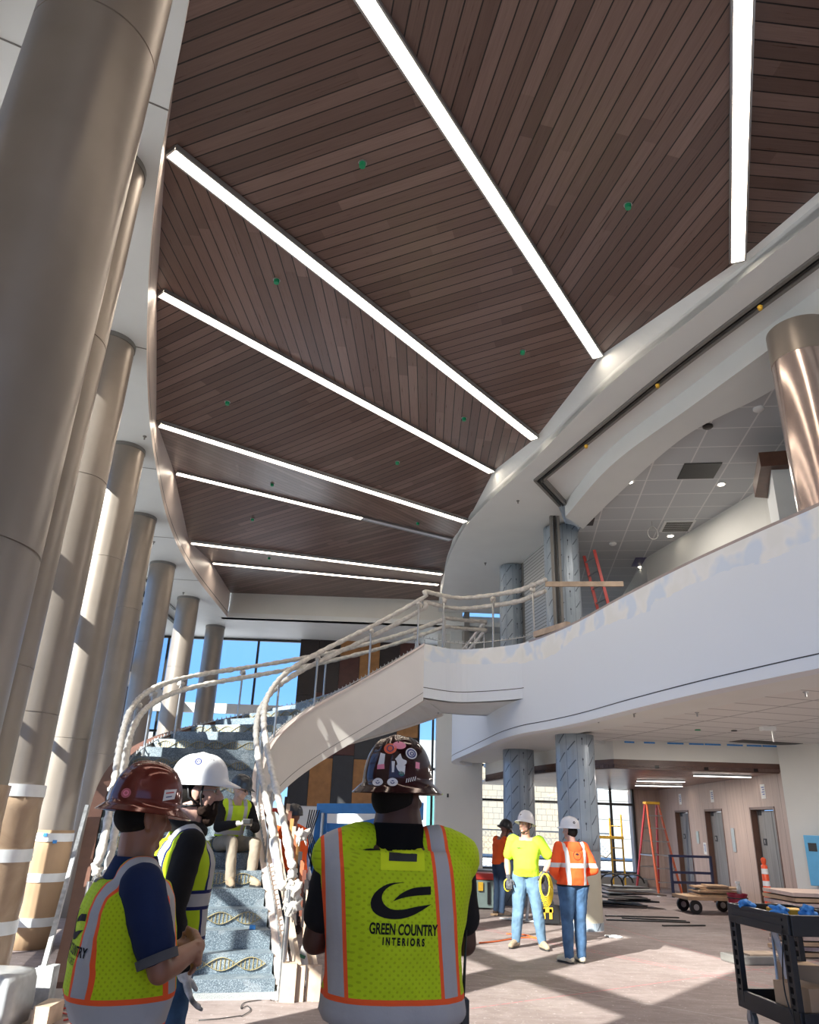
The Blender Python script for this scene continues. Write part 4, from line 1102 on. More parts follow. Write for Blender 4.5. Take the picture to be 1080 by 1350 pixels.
# ---- flat cart with boards
t = thing('platform_cart', 'platform cart with a navy rail, loaded with boards, before the elevators', 'platform cart', (6.75, 17.9, 0), rz=.1); add = put(t)
q = MB(); q.box((0, 0, .3), (1.3, .75, .07)); add(q, 'deck', m_ply, bevel=.005)
for x in (-.45, .45):
    for y in (-.3, .3):
        q = MB(); q.cyl((x-.0, y-.03, .13), (x, y+.03, .13), .13, n=24); w_ = add(q, 'wheel', m_black, angle=40)
        q = MB(); q.cyl((x, y-.035, .13), (x, y+.035, .13), .06, n=16); add(q, 'hub', m_alu, parent=w_, angle=40)
navy = plain('navy_steel', (.015, .02, .06), .45)
q = MB()
for x in (-.62, .32): q.bar((x, .36, .25), (x, .36, 1.1), .05, .05, up=V(0, 1, 0))
for z in (1.08, .75, .55): q.bar((-.62, .36, z), (.32, .36, z), .04, .05)
add(q, 'push_rail', navy)
for k in range(6):
    q = MB(); q.box((.1+rnd.uniform(-.1, .1), rnd.uniform(-.06, .06), .355+k*.035), (.95-.1*k*(k % 2), .5, .03), rot=(0, 0, rnd.uniform(-.15, .15))); tag(q.build('board', m_cardboard if k % 2 else m_ply), 'flat board piled on the platform cart', 'board', 'boards piled on the platform cart').location = t.location
    bpy.context.view_layer.update()
# ---- bucket with spray bottle, cone
t = thing('bucket', 'red plastic bucket in front of the middle elevator', 'bucket', (7.05, 17.1, 0)); add = put(t)
q = MB(); q.lathe([(.001, .02), (.15, .02), (.17, 0), (.19, .42), (.2, .42), (.2, .45), (.185, .45), (.16, .04), (.001, .04)], n=28); add(q, 'pail', plain('maroon_plastic', (.25, .012, .03), .35), angle=50)
q = MB(); q.lathe([(.195, .36), (.205, .36), (.205, .38), (.195, .38)], n=28); add(q, 'rim_band', m_dark)
t = thing('spray_bottle', 'clear spray bottle standing on top of the red bucket', 'bottle', (7.08, 17.05, .45)); add = put(t)
q = MB(); q.lathe([(.001, 0), (.045, 0), (.045, .12), (.016, .17), (.016, .19)], n=16); add(q, 'bottle_body', plain('translucent_plastic', (.6, .62, .6), .25), smooth=True)
q = MB(); q.box((-.015, 0, .21), (.09, .025, .035)); q.box((-.04, 0, .18), (.012, .015, .05)); add(q, 'trigger', m_paper)
q = MB(); q.lathe([(.2, .0), (.205, .003)], n=8)
t = thing('delineator_cone', 'orange safety delineator post with two white bands by the nearest elevator', 'safety cone', (6.88, 15.3, 0)); add = put(t)
oc = plain('safety_orange', (.85, .1, .03), .4)
q = MB(); q.lathe([(.2, 0), (.2, .04), (.09, .06), (.07, .5), (.055, 1.06), (.03, 1.08), (.045, 1.12), (.05, 1.17), (.02, 1.2)], n=24); add(q, 'post', oc, angle=50)
for z in (.72, .92): q = MB(); q.lathe([(.068-.02*(z-.6), z), (.064-.02*(z-.6), z+.09)], n=24); add(q, 'reflective_band', m_paper)
# ---- electrical panel on the right wall
p = atY(1072, 1134, 14.95); t = thing('electrical_panel', 'light blue electrical cabinet with a small window on the right wall', 'panel', (p.x, p.y-.05, p.z), rz=-.68); add = put(t)
q = MB(); q.box((.1, 0, 0), (.42, .14, .84)); add(q, 'cabinet', m_ltblue, bevel=.008)
q = MB(); q.box((.02, -.075, .22), (.14, .01, .14)); add(q, 'window', m_dark)
# ---- black utility cart at the right
CT = thing('utility_cart', 'black plastic utility cart with ribbed legs at the lower right', 'utility cart', (3.3, 7.6, 0), rz=math.radians(7.2)); add = put(CT)
W_, L_ = .62, .96; H_ = 1.0
q = MB()
for x, y, dx, dy in ((0, L_/2, 0, 0),): pass
for s in (-1, 1): q.bar((0+.0, s*L_/2, H_-.08), (W_, s*L_/2, H_-.08), .045, .16)
for x in (0, W_): q.bar((x, -L_/2, H_-.08), (x, L_/2, H_-.08), .045, .16)
q.box((W_/2, 0, H_-.13), (W_, L_, .02)); add(q, 'top_tray', m_black, bevel=.006)
q = MB()
for z in (-.045, -.1): 
    q.bar((-.025, -L_/2+.08, H_+z), (-.025, L_/2-.08, H_+z), .012, .02)
add(q, 'tray_rib', m_black)
for x in (0, W_):
    for s in (-1, 1):
        q = MB(); y = s*(L_/2-.03); y2 = y-s*.075
        q.bar((x, y, .2), (x, y, H_-.15), .05, .03, up=V(0, 1, 0)); q.bar((x, y2, .2), (x, y2, H_-.15), .05, .022, up=V(0, 1, 0))
        for k in range(9): q.box((x, (y+y2)/2, .24+k*.078), (.045, .08, .03))
        add(q, 'leg', m_black)
q = MB()
for s in (-1, 1): q.bar((0, s*L_/2, .22), (W_, s*L_/2, .22), .045, .14)
for x in (0, W_): q.bar((x, -L_/2, .22), (x, L_/2, .22), .045, .14)
q.box((W_/2, 0, .18), (W_, L_, .02)); add(q, 'bottom_tray', m_black, bevel=.006)
for x in (.05, W_-.05):
    for s in (-1, 1):
        y = s*(L_/2-.09); q = MB(); q.cyl((x-.02, y, .062), (x+.02, y, .062), .062, n=24); c_ = add(q, 'caster_wheel', m_grey, angle=40)
        q = MB(); q.box((x, y, .13), (.05, .05, .04)); q.bar((x-.028, y, .13), (x-.028, y, .05), .006, .05); q.bar((x+.028, y, .13), (x+.028, y, .05), .006, .05); add(q, 'fork', m_alu, parent=c_)
def on_cart(x, y, z): return CT.matrix_basis @ V(x, y, z)
for k, (x, y, s_, lab) in enumerate(((.05, .22, .055, 'crumpled blue rag on the cart top, farthest of three'), (.06, -.25, .06, 'crumpled blue rag on the cart top, middle one'), (.3, -.3, .06, 'crumpled blue rag on the cart top, rightmost'))):
    c_ = on_cart(x, y, H_+.012); q = MB(); q.sphere((0, 0, 0), (s_*1.3, s_, s_*.7), 24)
    q.v = [tuple(Vector(v)*(1+noise.noise(Vector(v)*26+V(k*3, 0, 0))*.9)) for v in q.v]
    o = q.build('blue_rag', m_bluetape, smooth=True); o.location = c_; tag(o, lab, 'rag')
q = MB(); q.rings([[V(-.13, -.2, 0), V(.13, -.2, 0), V(.13, .2, 0), V(-.13, .2, 0)], [V(-.13, -.2, .26), V(.13, -.2, .26), V(.13, .2, .26), V(-.13, .2, .26)]]); o = q.build('cardboard_box', m_cardboard); o.location = on_cart(.2, -.22, .192); o.rotation_euler = (0, 0, .3); tag(o, 'cardboard box sitting on the lower shelf of the black cart', 'box')
q = MB(); q.rings([[V(-.15, -.12, 0), V(.15, -.12, 0), V(.15, .12, 0), V(-.15, .12, 0)], [V(-.15, -.12, .34), V(.15, -.12, .34), V(.15, .12, .34), V(-.15, .12, .34)]]); o = q.build('cardboard_box', m_cardboard); o.location = on_cart(.5, .28, .192); tag(o, 'taller cardboard box at the far right of the cart shelf', 'box')
q = MB(); q.bar(on_cart(.3, .1, .3), on_cart(.2, .11, .84), .10, .012); tag(q.build('white_board', plain('bluish_white_board', (.5, .53, .58), .4)), 'narrow white board standing inside the black cart', 'board')
q = MB(); q.cyl(on_cart(.1, .0, .2), on_cart(.24, .2, .84), .012, n=12); tag(q.build('metal_tube', m_alu, angle=40), 'silver metal tube leaning inside the black cart', 'tube')
q = MB(); P = [on_cart(-.04, -.4, .8), on_cart(-.06, -.36, .5), on_cart(-.05, -.38, .3), on_cart(-.04, -.5, .12), on_cart(.1, -.56, .12), on_cart(.2, -.54, .35), on_cart(.24, -.5, .8)]
q.tube(smooth(P, 40), .006, 8); tag(q.build('cable_loop', m_black, smooth=True), 'black cable looping down the near side of the cart', 'cord')
q = MB(); q.lathe([(.04, 0), (.04, .1), (.02, .12), (.02, .14)], n=16); o = q.build('bottle', m_dark, angle=40); o.location = on_cart(.42, -.05, H_-.12); tag(o, 'small dark bottle standing in the cart top tray', 'bottle')
q = MB(); q.box((0, 0, .05), (.3, .22, .1)); o = q.build('tool_case', m_yellow, bevel=.01); o.location = on_cart(.45, .25, H_-.115); tag(o, 'yellow edged case lying in the cart top tray', 'case')
# papers / boards behind cart
t = thing('board_stack', 'stack of pale boards behind the black cart near the right wall', 'boards', (6.3, 12.6, 0)); add = put(t)
for k in range(12): q = MB(); q.box((rnd.uniform(-.04, .04), rnd.uniform(-.04, .04), .04+k*.07), (1.0, .9, .05), rot=(0, 0, rnd.uniform(-.1, .1))); add(q, 'board', m_laminate if k % 2 else m_ply)
t = thing('tool_box', 'dark flat tool case under the bucket, seen through the cart', 'tool case', (4.9, 11.6, 0), rz=.2); add = put(t)
q = MB(); q.box((0, 0, .05), (.75, .4, .1)); add(q, 'case', m_grey, bevel=.02); q = MB(); q.box((.1, 0, .11), (.5, .3, .02)); add(q, 'lid', m_lumber)
# ---- things behind the workers in the middle
t = thing('tool_chest', 'grey tool chest with a red lid behind the distant worker in orange', 'tool chest', (1.75, 17.2, 0)); add = put(t)
q = MB(); q.box((0, 0, .28), (.5, .5, .5)); add(q, 'body', plain('chest_teal_grey', (.2, .26, .25), .5), bevel=.01)
q = MB(); q.box((0, 0, .6), (.54, .52, .12)); add(q, 'lid', m_red, bevel=.02)
for x in (-.15, .15): q = MB(); q.box((x, -.27, .3), (.06, .03, .4)); add(q, 'latch', m_black)
q = MB(); q.box((-.02, -.28, .42), (.1, .03, .16)); add(q, 'yellow_part', m_yellow)
t = thing('drill_case', 'small black and yellow tool case on the floor between the two workers', 'tool case', (2.75, 14.9, 0)); add = put(t)
q = MB(); q.box((0, 0, .17), (.34, .2, .3)); add(q, 'case', m_black, bevel=.02)
q = MB(); q.box((-.06, -.11, .24), (.2, .02, .08)); q.box((-.12, -.11, .18), (.05, .02, .16)); q.box((0, -.11, .18), (.05, .02, .16)); add(q, 'clasp', m_yellow)
t = thing('step_frame', 'small silver folding frame behind the worker in orange', 'frame', (2.55, 15.3, 0)); add = put(t)
q = MB()
for a, c in (((-.15, 0, 0), (.0, 0, .9)), ((.45, 0, 0), (.12, 0, .9)), ((.45, .3, 0), (.15, .1, .9)), ((-.1, .3, 0), (0, .1, .9))): q.bar(a, c, .04, .04)
q.bar((-.05, 0, .9), (.2, 0, .9), .06, .04); add(q, 'legs', m_alu)
t = thing('pallet_bench', 'dark low work bench far behind the workers', 'bench', (3.6, 21.5, 0)); add = put(t)
q = MB(); q.box((0, 0, .45), (3.4, .7, .08)); add(q, 'top', m_grey)
for x in (-1.5, 0, 1.5): q = MB(); q.box((x, 0, .2), (.1, .6, .41)); add(q, 'leg', m_dark)
q = MB(); q.cyl((-.6, -.45, .15), (-.6, -.39, .15), .15, n=20); add(q, 'wheel', m_black, angle=40)
# ---- left foreground: pallet corner wrapped in plastic, timber offcut, red cord
BP = atz(2, 1345, .05)+V(-.22, .1, 0)
t = thing('wrapped_bundle', 'plastic wrapped bundle at the lower left corner', 'bundle', (BP.x, BP.y, 0)); add = put(t)
q = MB(); rg = []
for z, s_ in ((0, .32), (.12, .33), (.3, .32), (.36, .30), (.38, .2)):
    rg.append([V(math.copysign(abs(math.cos(a))**.4, math.cos(a))*s_*(1+.02*math.sin(a*9+z*30)), math.copysign(abs(math.sin(a))**.4, math.sin(a))*s_*.9*(1+.02*math.sin(a*7)), z) for a in [2*PI*k/48 for k in range(48)]])
q.rings(rg); add(q, 'plastic_sheet', plain('cloudy_plastic', (.40, .41, .42), .3, var=.12, scale=9, bump=.6, bscale=14), smooth=True)
p = atz(62, 1345, 0.0); q = MB()
q.box((0, 0, .07), (.13, .3, .14)); o = q.build('timber_offcut', m_lumber); o.location = (BP.x+.5, BP.y+.1, 0); tag(o, 'short timber offcut with end grain beside the wrapped bundle', 'timber')
q = MB(); P = [atz(x, y, .012) for x, y in ((84, 1345), (110, 1340), (150, 1338), (200, 1325), (150, 1327), (78, 1330), (92, 1338), (128, 1345))]
q.tube(smooth(P, 60), .007, 8); tag(q.build('extension_cord', m_red, smooth=True), 'thin red cord snaking on the floor at the stair foot', 'cord')
# ---- plastic bag & debris by the stair foot
t = thing('plastic_bag', 'clear plastic sheet bag leaning by the stair foot with green print', 'bag', (-.98, 9.1, 0), rz=.1); add = put(t)
q = MB(); n_ = 10; vs = []
for i in range(n_):
    for j in range(n_):
        u, v = i/(n_-1), j/(n_-1); vs.append(V(-.1+.2*u+v*.12, .03*math.sin(u*7+v*5), v*.42))
for (dy) in (0,): pass
q.add(vs+[v+V(0, .025, 0) for v in vs], [(i*n_+j, (i+1)*n_+j, (i+1)*n_+j+1, i*n_+j+1) for i in range(n_-1) for j in range(n_-1)]+[(100+i*n_+j, 100+i*n_+j+1, 100+(i+1)*n_+j+1, 100+(i+1)*n_+j) for i in range(n_-1) for j in range(n_-1)])
add(q, 'sheet', plain('milky_film', (.6, .58, .55), .25, var=.1, bump=.5), smooth=True)
q = MB(); q.box((.0, -.035, .27), (.1, .006, .03), rot=(0, .3, 0)); add(q, 'green_print', plain('green_print', (.05, .2, .1)))
for k, (x, y) in enumerate(((205/.6, 1335),)): pass
for k, (x, y, lab) in enumerate(((352, 1313, 'white torn plastic scrap on the floor in front of the stair curb'), (408, 1300, 'white torn plastic scrap on the floor right of the stair foot'), (365, 1318, 'small white scrap at the foot of the lumber curb'))):
    p = atz(x, y, .0); q = MB(); q.sphere((0, 0, .02), (.14-.03*k, .07, .028), 20)
    q.v = [(v[0]*(1+noise.noise(V(*v)*15)*.8), v[1]*(1+noise.noise(V(*v)*19)*.8), max(0.001, v[2])) for v in q.v]
    o = q.build('plastic_scrap', m_paper); o.location = p; tag(o, lab, 'scrap')
for k, (x, y, lab) in enumerate(((337, 1219, 'small blue tape roll on the second decorated step'), )):
    p = V(-1.42, 9.05, RH*3); q = MB(); q.box((0, 0, .02), (.06, .05, .04)); o = q.build('blue_block', m_bluetape, bevel=.005); o.location = (-1.5, 8.98, RH*3); tag(o, lab, 'blue item')
q = MB(); P = [atz(x, y, .008) for x, y in ((318, 1340), (330, 1332), (326, 1326), (318, 1330), (322, 1322), (345, 1318))]; q.tube(smooth(P, 30), .004, 6); tag(q.build('wire', m_black, smooth=True), 'short black wire squiggle on the floor before the stairs', 'wire')
q = MB(); P = [atz(x, y, .008) for x, y in ((262, 1345), (290, 1343), (318, 1339))]; q.tube(P, .004, 6); tag(q.build('wire', m_black, smooth=True), 'straight black wire on the floor near the men', 'wire')
for k, (x, y, w_, h_, c_, lab) in enumerate(((680, 1213, .5, .12, 'm_paper', 'pale torn paper on the floor left of the lime worker'), (655, 1207, .3, .1, 'm_cardboard', 'brown cardboard scrap on the floor behind the lime worker'), (705, 1216, .3, .08, 'm_paper', 'small pale scrap between the two workers'), (810, 1236, .25, .1, 'm_paper', 'small white scrap at the foot of the cream column'))):
    p = atz(x, y, 0); q = MB(); q.sphere((0, 0, .015), (w_/2, h_, .02), 18); q.v = [(v[0]*(1+noise.noise(V(*v)*9+V(k, 0, 0))*.9), v[1]*(1+noise.noise(V(*v)*13)*.8), max(.001, v[2])) for v in q.v]
    o = q.build('floor_scrap', m_paper if c_ == 'm_paper' else m_cardboard); o.location = p; tag(o, lab, 'scrap')
q = MB(); P_ = [atz(x, y, .01) for x, y in ((632, 1243), (655, 1241), (680, 1237), (700, 1236), (715, 1239), (690, 1232), (668, 1231))]; q.tube(smooth(P_, 50), .010, 8); tag(q.build('extension_cord', m_orange, smooth=True), 'orange brown cord on the floor left of the lime worker', 'cord')
# ================================================================ people
def bake(b, voxel=.01, smooth=3, folds=0.0, seed=0, name='m', fs=9.0):
    me = b.mesh('tmp'); ob = bpy.data.objects.new('tmp', me); COL.objects.link(ob)
    m1 = ob.modifiers.new('r', 'REMESH'); m1.mode = 'VOXEL'; m1.voxel_size = voxel; m1.use_smooth_shade = True
    m2 = ob.modifiers.new('s', 'SMOOTH'); m2.iterations = smooth; m2.factor = .5
    dg = bpy.context.evaluated_depsgraph_get(); dg.update()
    me2 = bpy.data.meshes.new_from_object(ob.evaluated_get(dg)); me2.name = name
    bpy.data.objects.remove(ob); bpy.data.meshes.remove(me)
    if folds:
        nn = [v.normal.copy() for v in me2.vertices]
        for v, n in zip(me2.vertices, nn):
            p = v.co; q = V(p.x*fs, p.y*fs, p.z*fs*.75+seed*3.1)
            a = noise.noise(q); r = 1-abs(noise.noise(q*1.7+V(5, 1, 2)))*2
            v.co = p+n*folds*(a*.9+r*.5)
    for p in me2.polygons: p.use_smooth = True
    me2.materials.clear()
    return me2
def mlink(name, me, mat, parent, **k):
    me.materials.clear(); me.materials.append(mat); o = bpy.data.objects.new(name, me); COL.objects.link(o); o.parent = parent
    for kk, v in k.items(): o[kk] = v
    return o
def bvh_of(me): return BVHTree.FromPolygons([v.co.copy() for v in me.vertices], [tuple(p.vertices) for p in me.polygons])
def rots(p, ang): c, s = math.cos(ang), math.sin(ang); return V(p.x*c-p.y*s, p.x*s+p.y*c, p.z)
def torso(b, spine, n=28, e=.8):
    rg = []
    for x, y, z, rx, ry, tw in spine:
        r = []
        for i in range(n):
            t = 2*PI*i/n; cx, sy = math.cos(t), math.sin(t)
            p = V(math.copysign(abs(cx)**e, cx)*rx, math.copysign(abs(sy)**e, sy)*ry, 0); r.append(rots(p, tw)+V(x, y, z))
        rg.append(r)
    b.rings(rg)
def chain(b, pts, rr, n=14):
    for i in range(len(pts)-1): b.cap(pts[i], pts[i+1], rr[i], rr[i+1], n)
def hand(b, w, d, nrm, side, curl=.5, s=1.0, spread=.012):
    d = Vector(d).normalized(); nrm = Vector(nrm); nrm = (nrm-d*nrm.dot(d)).normalized(); x = d.cross(nrm).normalized()*side
    w = Vector(w)
    for k, (o, L) in enumerate(((-.033, .078), (-.011, .085), (.011, .08), (.031, .064))):
        base = w+d*.085*s+x*o*s*1.0
        b.cap(w+d*.01*s+x*o*.5*s, base, .016*s, .0125*s, 10)
        p = base; dd = d.copy()
        for j, f in enumerate((.45, .32, .25)):
            a = curl*(.9 if j else .6); dd = (dd*math.cos(a)+nrm*math.sin(a)).normalized()
            if j == 0: dd = (dd+x*(o*1.2)).normalized()
            q = p+dd*L*f*s; b.cap(p, q, (.0105-.001*j)*s, (.0098-.001*j)*s, 9); p = q
    p = w+d*.025*s-x*.03*s; q = p+(d*.6-x*.7+nrm*.3).normalized()*.04*s; r = q+(d*.85-x*.2+nrm*.45).normalized()*.032*s; t = r+(d*.9+nrm*.3).normalized()*.024*s
    chain(b, [w+d*.02*s-x*.012*s, p, q, r, t], [.016*s, .0145*s, .0125*s, .0115*s, .0095*s], 9)
def head_pts(b, c, yaw, pitch=0, s=1.0, nose=1.0):
    R = Euler((pitch, 0, yaw)).to_matrix(); T = Matrix.Translation(c) @ R.to_4x4()
    def P(x, y, z): return T @ V(x*s, y*s, z*s)
    M = T.to_3x3()
    def sp(x, y, z, rx, ry, rz): b.sphere(P(x, y, z), (rx*s, ry*s, rz*s), 18, M=M)
    sp(0, -.012, .025, .076, .095, .092); sp(0, .018, -.02, .064, .076, .09); sp(0, .035, -.075, .042, .045, .04)
    sp(0, .075, .022, .052, .022, .016)   # brow
    b.cap(P(0, .088, .012), P(0, .112*1, -.028), .010*s, .017*s*nose, 12); sp(0, .098, -.033, .02, .015, .012)
    sp(0, .083, -.06, .026, .017, .008); sp(0, .082, -.071, .023, .016, .008); sp(0, .073, -.1, .024, .02, .018)
    for sx in (-1, 1):
        sp(sx*.038, .06, -.02, .024, .025, .024); sp(sx*.052, .03, -.06, .02, .03, .03)
        sp(sx*.079, -.008, -.012, .009, .021, .032); sp(sx*.083, -.014, -.004, .006, .018, .022); sp(sx*.08, -.003, -.04, .007, .012, .012)
    return T, P, M
def eyes(parent, P, M, s=1.0, open_=True):
    for sx in (-1, 1):
        q = MB(); q.sphere(P(sx*.03, .081, .0), (.012*s, .008*s, .007*s), 12, M=M); e = q.build('eye', m_paper, parent, smooth=True)
        q = MB(); q.sphere(P(sx*.03, .087, .0), (.005*s, .004*s, .005*s), 10, M=M); q.build('iris', m_dark, e, smooth=True)
def helmet(parent, T, s, col, brim='full', tilt=.0, name='hard_hat', rib=True, mat=None):
    n = 56; Hh = T @ Euler((tilt, 0, 0)).to_matrix().to_4x4() @ Matrix.Translation(V(0, -.005, .045)*s)
    def ring(rx, ry, z, front=0): return [Hh @ V(math.cos(a)*rx*s, (math.sin(a)*ry+max(0, math.sin(a))**3*front)*s, (z-max(0, math.sin(a))**2*(.006 if front else 0))*s) for a in [2*PI*i/n for i in range(n)]]
    ob = 0.0
    if brim == 'full': R = [ring(.108, .132, -.008), ring(.140, .172, -.026, .01), ring(.152, .186, -.034, .01), ring(.154, .188, -.031, .01), ring(.140, .171, -.017, .008), ring(.120, .146, .002)]
    else: R = [ring(.108, .132, -.012), ring(.114, .14, -.018, .058), ring(.120, .146, -.018, .068), ring(.121, .147, -.012, .068), ring(.118, .144, .0, .045), ring(.119, .145, .016, .006)]
    for k in range(1, 13):
        a = k/12*PI/2; rr = math.cos(a)**.72; R.append([Hh @ V(math.cos(t)*.119*rr*s*1.0, math.sin(t)*.145*rr*s, ((.0 if brim == 'full' else .014)+(.160 if brim == 'full' else .128)*math.sin(a)+((.007*math.exp(-(math.cos(t)*.119*rr/.010)**2)+.005*math.exp(-((abs(math.cos(t)*.119*rr)-.045)/.008)**2)) if rib and k > 2 else 0))*s) if k < 12 else Hh @ V(math.cos(t)*.004, math.sin(t)*.004, ((.0 if brim == 'full' else .014)+(.1675 if brim == 'full' else .1355))*s) for t in [2*PI*i/n for i in range(n)]])
    b = MB(); b.rings(R); me = b.mesh(name, mat or plain('hat_'+name+str(col[0]), col, .25, 0, var=.06), True)
    me.set_sharp_from_angle(angle=math.radians(60))
    o = bpy.data.objects.new(name, me); COL.objects.link(o); o.parent = parent
    q = MB(); q.rings([[Hh @ V(math.cos(t)*.1*s, math.sin(t)*.122*s, z) for t in [2*PI*i/32 for i in range(32)]] for z in (-.02*s, .02*s)]); q.build('suspension_band', m_dark, o, smooth=True)
    return o, me, Hh
def project_shape(name, tris, origin, nrm, up, target, mat, parent, off=.0015, maxd=.6, maxedge=.012):
    """tris: list of 2-D polygons; laid onto the target surface"""
    nrm = Vector(nrm).normalized(); up = Vector(up); up = (up-nrm*up.dot(nrm)).normalized(); rx = up.cross(nrm).normalized()
    bm = bmesh.new()
    for poly in tris:
        vs = [bm.verts.new((p[0], p[1], 0)) for p in poly]
        try: bm.faces.new(vs)
        except ValueError: pass
    bmesh.ops.remove_doubles(bm, verts=bm.verts, dist=1e-5); bmesh.ops.triangulate(bm, faces=bm.faces)
    for _ in range(6):
        ed = [e for e in bm.edges if e.calc_length() > maxedge]
        if not ed: break
        bmesh.ops.subdivide_edges(bm, edges=ed, cuts=1, use_grid_fill=False); bmesh.ops.triangulate(bm, faces=bm.faces)
    o_ = Vector(origin)
    bad = []
    for v in bm.verts:
        p = o_+rx*v.co.x+up*v.co.y
        loc, n2, i, d = target.ray_cast(p+nrm*.3, -nrm, maxd)
        if loc is None: bad.append(v); continue
        if n2.dot(nrm) < 0: n2 = -n2
        v.co = loc+n2*off
    bmesh.ops.delete(bm, geom=bad, context='VERTS')
    me = bpy.data.meshes.new(name); bm.to_mesh(me); bm.free()
    for p in me.polygons: p.use_smooth = True
    return mlink(name, me, mat, parent)
def disc(r, n=24, rx=1.0): return [[(math.cos(2*PI*i/n)*r*rx, math.sin(2*PI*i/n)*r) for i in range(n)]]
def ringpoly_(r0, r1, n=28, a0=0, a1=2*PI): return [[(math.cos(a0+(a1-a0)*i/n)*r0, math.sin(a0+(a1-a0)*i/n)*r0), (math.cos(a0+(a1-a0)*(i+1)/n)*r0, math.sin(a0+(a1-a0)*(i+1)/n)*r0), (math.cos(a0+(a1-a0)*(i+1)/n)*r1, math.sin(a0+(a1-a0)*(i+1)/n)*r1), (math.cos(a0+(a1-a0)*i/n)*r1, math.sin(a0+(a1-a0)*i/n)*r1)] for i in range(n)]
def text_polys(txt, size, sx=1.0, bold=.0, space=1.0):
    cu = bpy.data.curves.new('t', 'FONT'); cu.body = txt; cu.size = size; cu.offset = bold; cu.align_x = 'CENTER'; cu.align_y = 'CENTER'; cu.space_character = space
    ob = bpy.data.objects.new('t', cu); COL.objects.link(ob); dg = bpy.context.evaluated_depsgraph_get(); dg.update()
    me = bpy.data.meshes.new_from_object(ob.evaluated_get(dg)); out = [[(me.vertices[i].co.x*sx, me.vertices[i].co.y) for i in p.vertices] for p in me.polygons]
    bpy.data.objects.remove(ob); bpy.data.curves.remove(cu); bpy.data.meshes.remove(me); return out
SW1 = [(755, 690), (690, 696), (645, 718), (619, 752), (619, 785), (640, 808), (680, 821), (735, 822), (795, 806), (865, 768)]
SW2 = [(800, 778), (745, 789), (700, 788), (670, 770), (660, 745), (672, 720), (705, 700), (755, 692)]
def logo_polys(s=1/1096.0, cx=742, cy=760):
    A = SW1; B = SW2[::-1]
    def rs(P, n):
        P = [V(p[0], p[1], 0) for p in P]; return [(q.x, q.y) for q in smooth(P, n)]
    A = rs(SW1, 30); B = rs([(755, 690)]+SW2[::-1][1:]+[(865, 768)], 30)
    out = []
    f = lambda p: ((p[0]-cx)*s, -(p[1]-cy)*s)
    for i in range(29): out.append([f(A[i]), f(A[i+1]), f(B[i+1]), f(B[i])])
    up = rs([(705, 760), (740, 730), (790, 710), (862, 703)], 16); lo = rs([(705, 760), (745, 747), (800, 738), (862, 733)], 16)
    for i in range(15): out.append([f(up[i]), f(up[i+1]), f(lo[i+1]), f(lo[i])])
    return out
def hivis(name, base, bands, xoff=(-.155, .155), slope=.0, hb=(.93, 1.03), mesh=True, sw=.026, ow=.014, orange=(.95, .12, .03), grey=(.42, .41, .42), edge=None, ylim=None):
    M = Mat(name, .75, 0, .2); x, y, z = M.xyz(); n = M.noise(5, 4)
    lo = tuple(c*.88 for c in base); c = M.ramp(n, [(.3, lo), (.7, base)])
    if mesh:
        h = ((x*230.0+y*230.0).sin()*(z*260.0).sin()) > .55; c = M.mix(h*.45, c, tuple(q*.45 for q in base))
    for xo in xoff:
        if isinstance(xo, tuple): d = (x-xo[0]-(z-1.0)*xo[1]).abs()
        else: d = (x-(xo)-(z-1.0)*(slope if xo > 0 else -slope)).abs()
        if bands == 2: c = M.mix((d < sw+ow), c, orange)
        c = M.mix((d < sw), c, grey)
    for b0, b1 in (hb if isinstance(hb[0], tuple) else (hb,)):
        zz = z; d = (zz-(b0+b1)/2).abs(); w = (b1-b0)/2
        if bands == 2: c = M.mix((d < w), c, orange)
        c = M.mix((d < w-(ow+.004 if bands == 2 else 0)), c, grey)
    M.col(c); M.bump(M.noise(35, 3)+n*2.0, .25, .006); return M.m
def cloth(name, c, var=.12, bump=.3, scale=6): return plain(name, c, .85, 0, var=var, scale=scale, bump=bump, bscale=45, spec=.2)
m_denim = cloth('blue_denim', (.06, .12, .22), .3, .4, 9); m_denim2 = cloth('light_denim', (.12, .20, .29), .25, .4, 7); m_dkpant = cloth('dark_work_trousers', (.02, .022, .028), .2)
m_navy = cloth('navy_cotton', (.012, .022, .07), .12); m_blackc = cloth('black_cotton', (.012, .011, .012), .2)
m_lime = cloth('lime_cotton', (.52, .86, .05), .06); m_or = cloth('orange_cotton', (.75, .10, .02), .1); m_khaki = cloth('khaki_cotton', (.27, .225, .175), .15)
m_boot = cloth('tan_suede', (.30, .23, .16), .2); m_dboot = cloth('dark_boot', (.05, .035, .028), .2); m_glove = cloth('grey_black_glove', (.07, .07, .08), .5, .3, 30)
m_hair = cloth('black_hair', (.008, .006, .005), .3, .6)
def skin(name, c): 
    M = Mat(name, .5, 0, .4); n = M.noise(9, 3); M.col(M.ramp(n, [(.3, tuple(q*.9 for q in c)), (.7, c)])); M.b.inputs['Subsurface Weight'].default_value = .06; M.b.inputs['Subsurface Radius'].default_value = (.01, .004, .002); return M.m
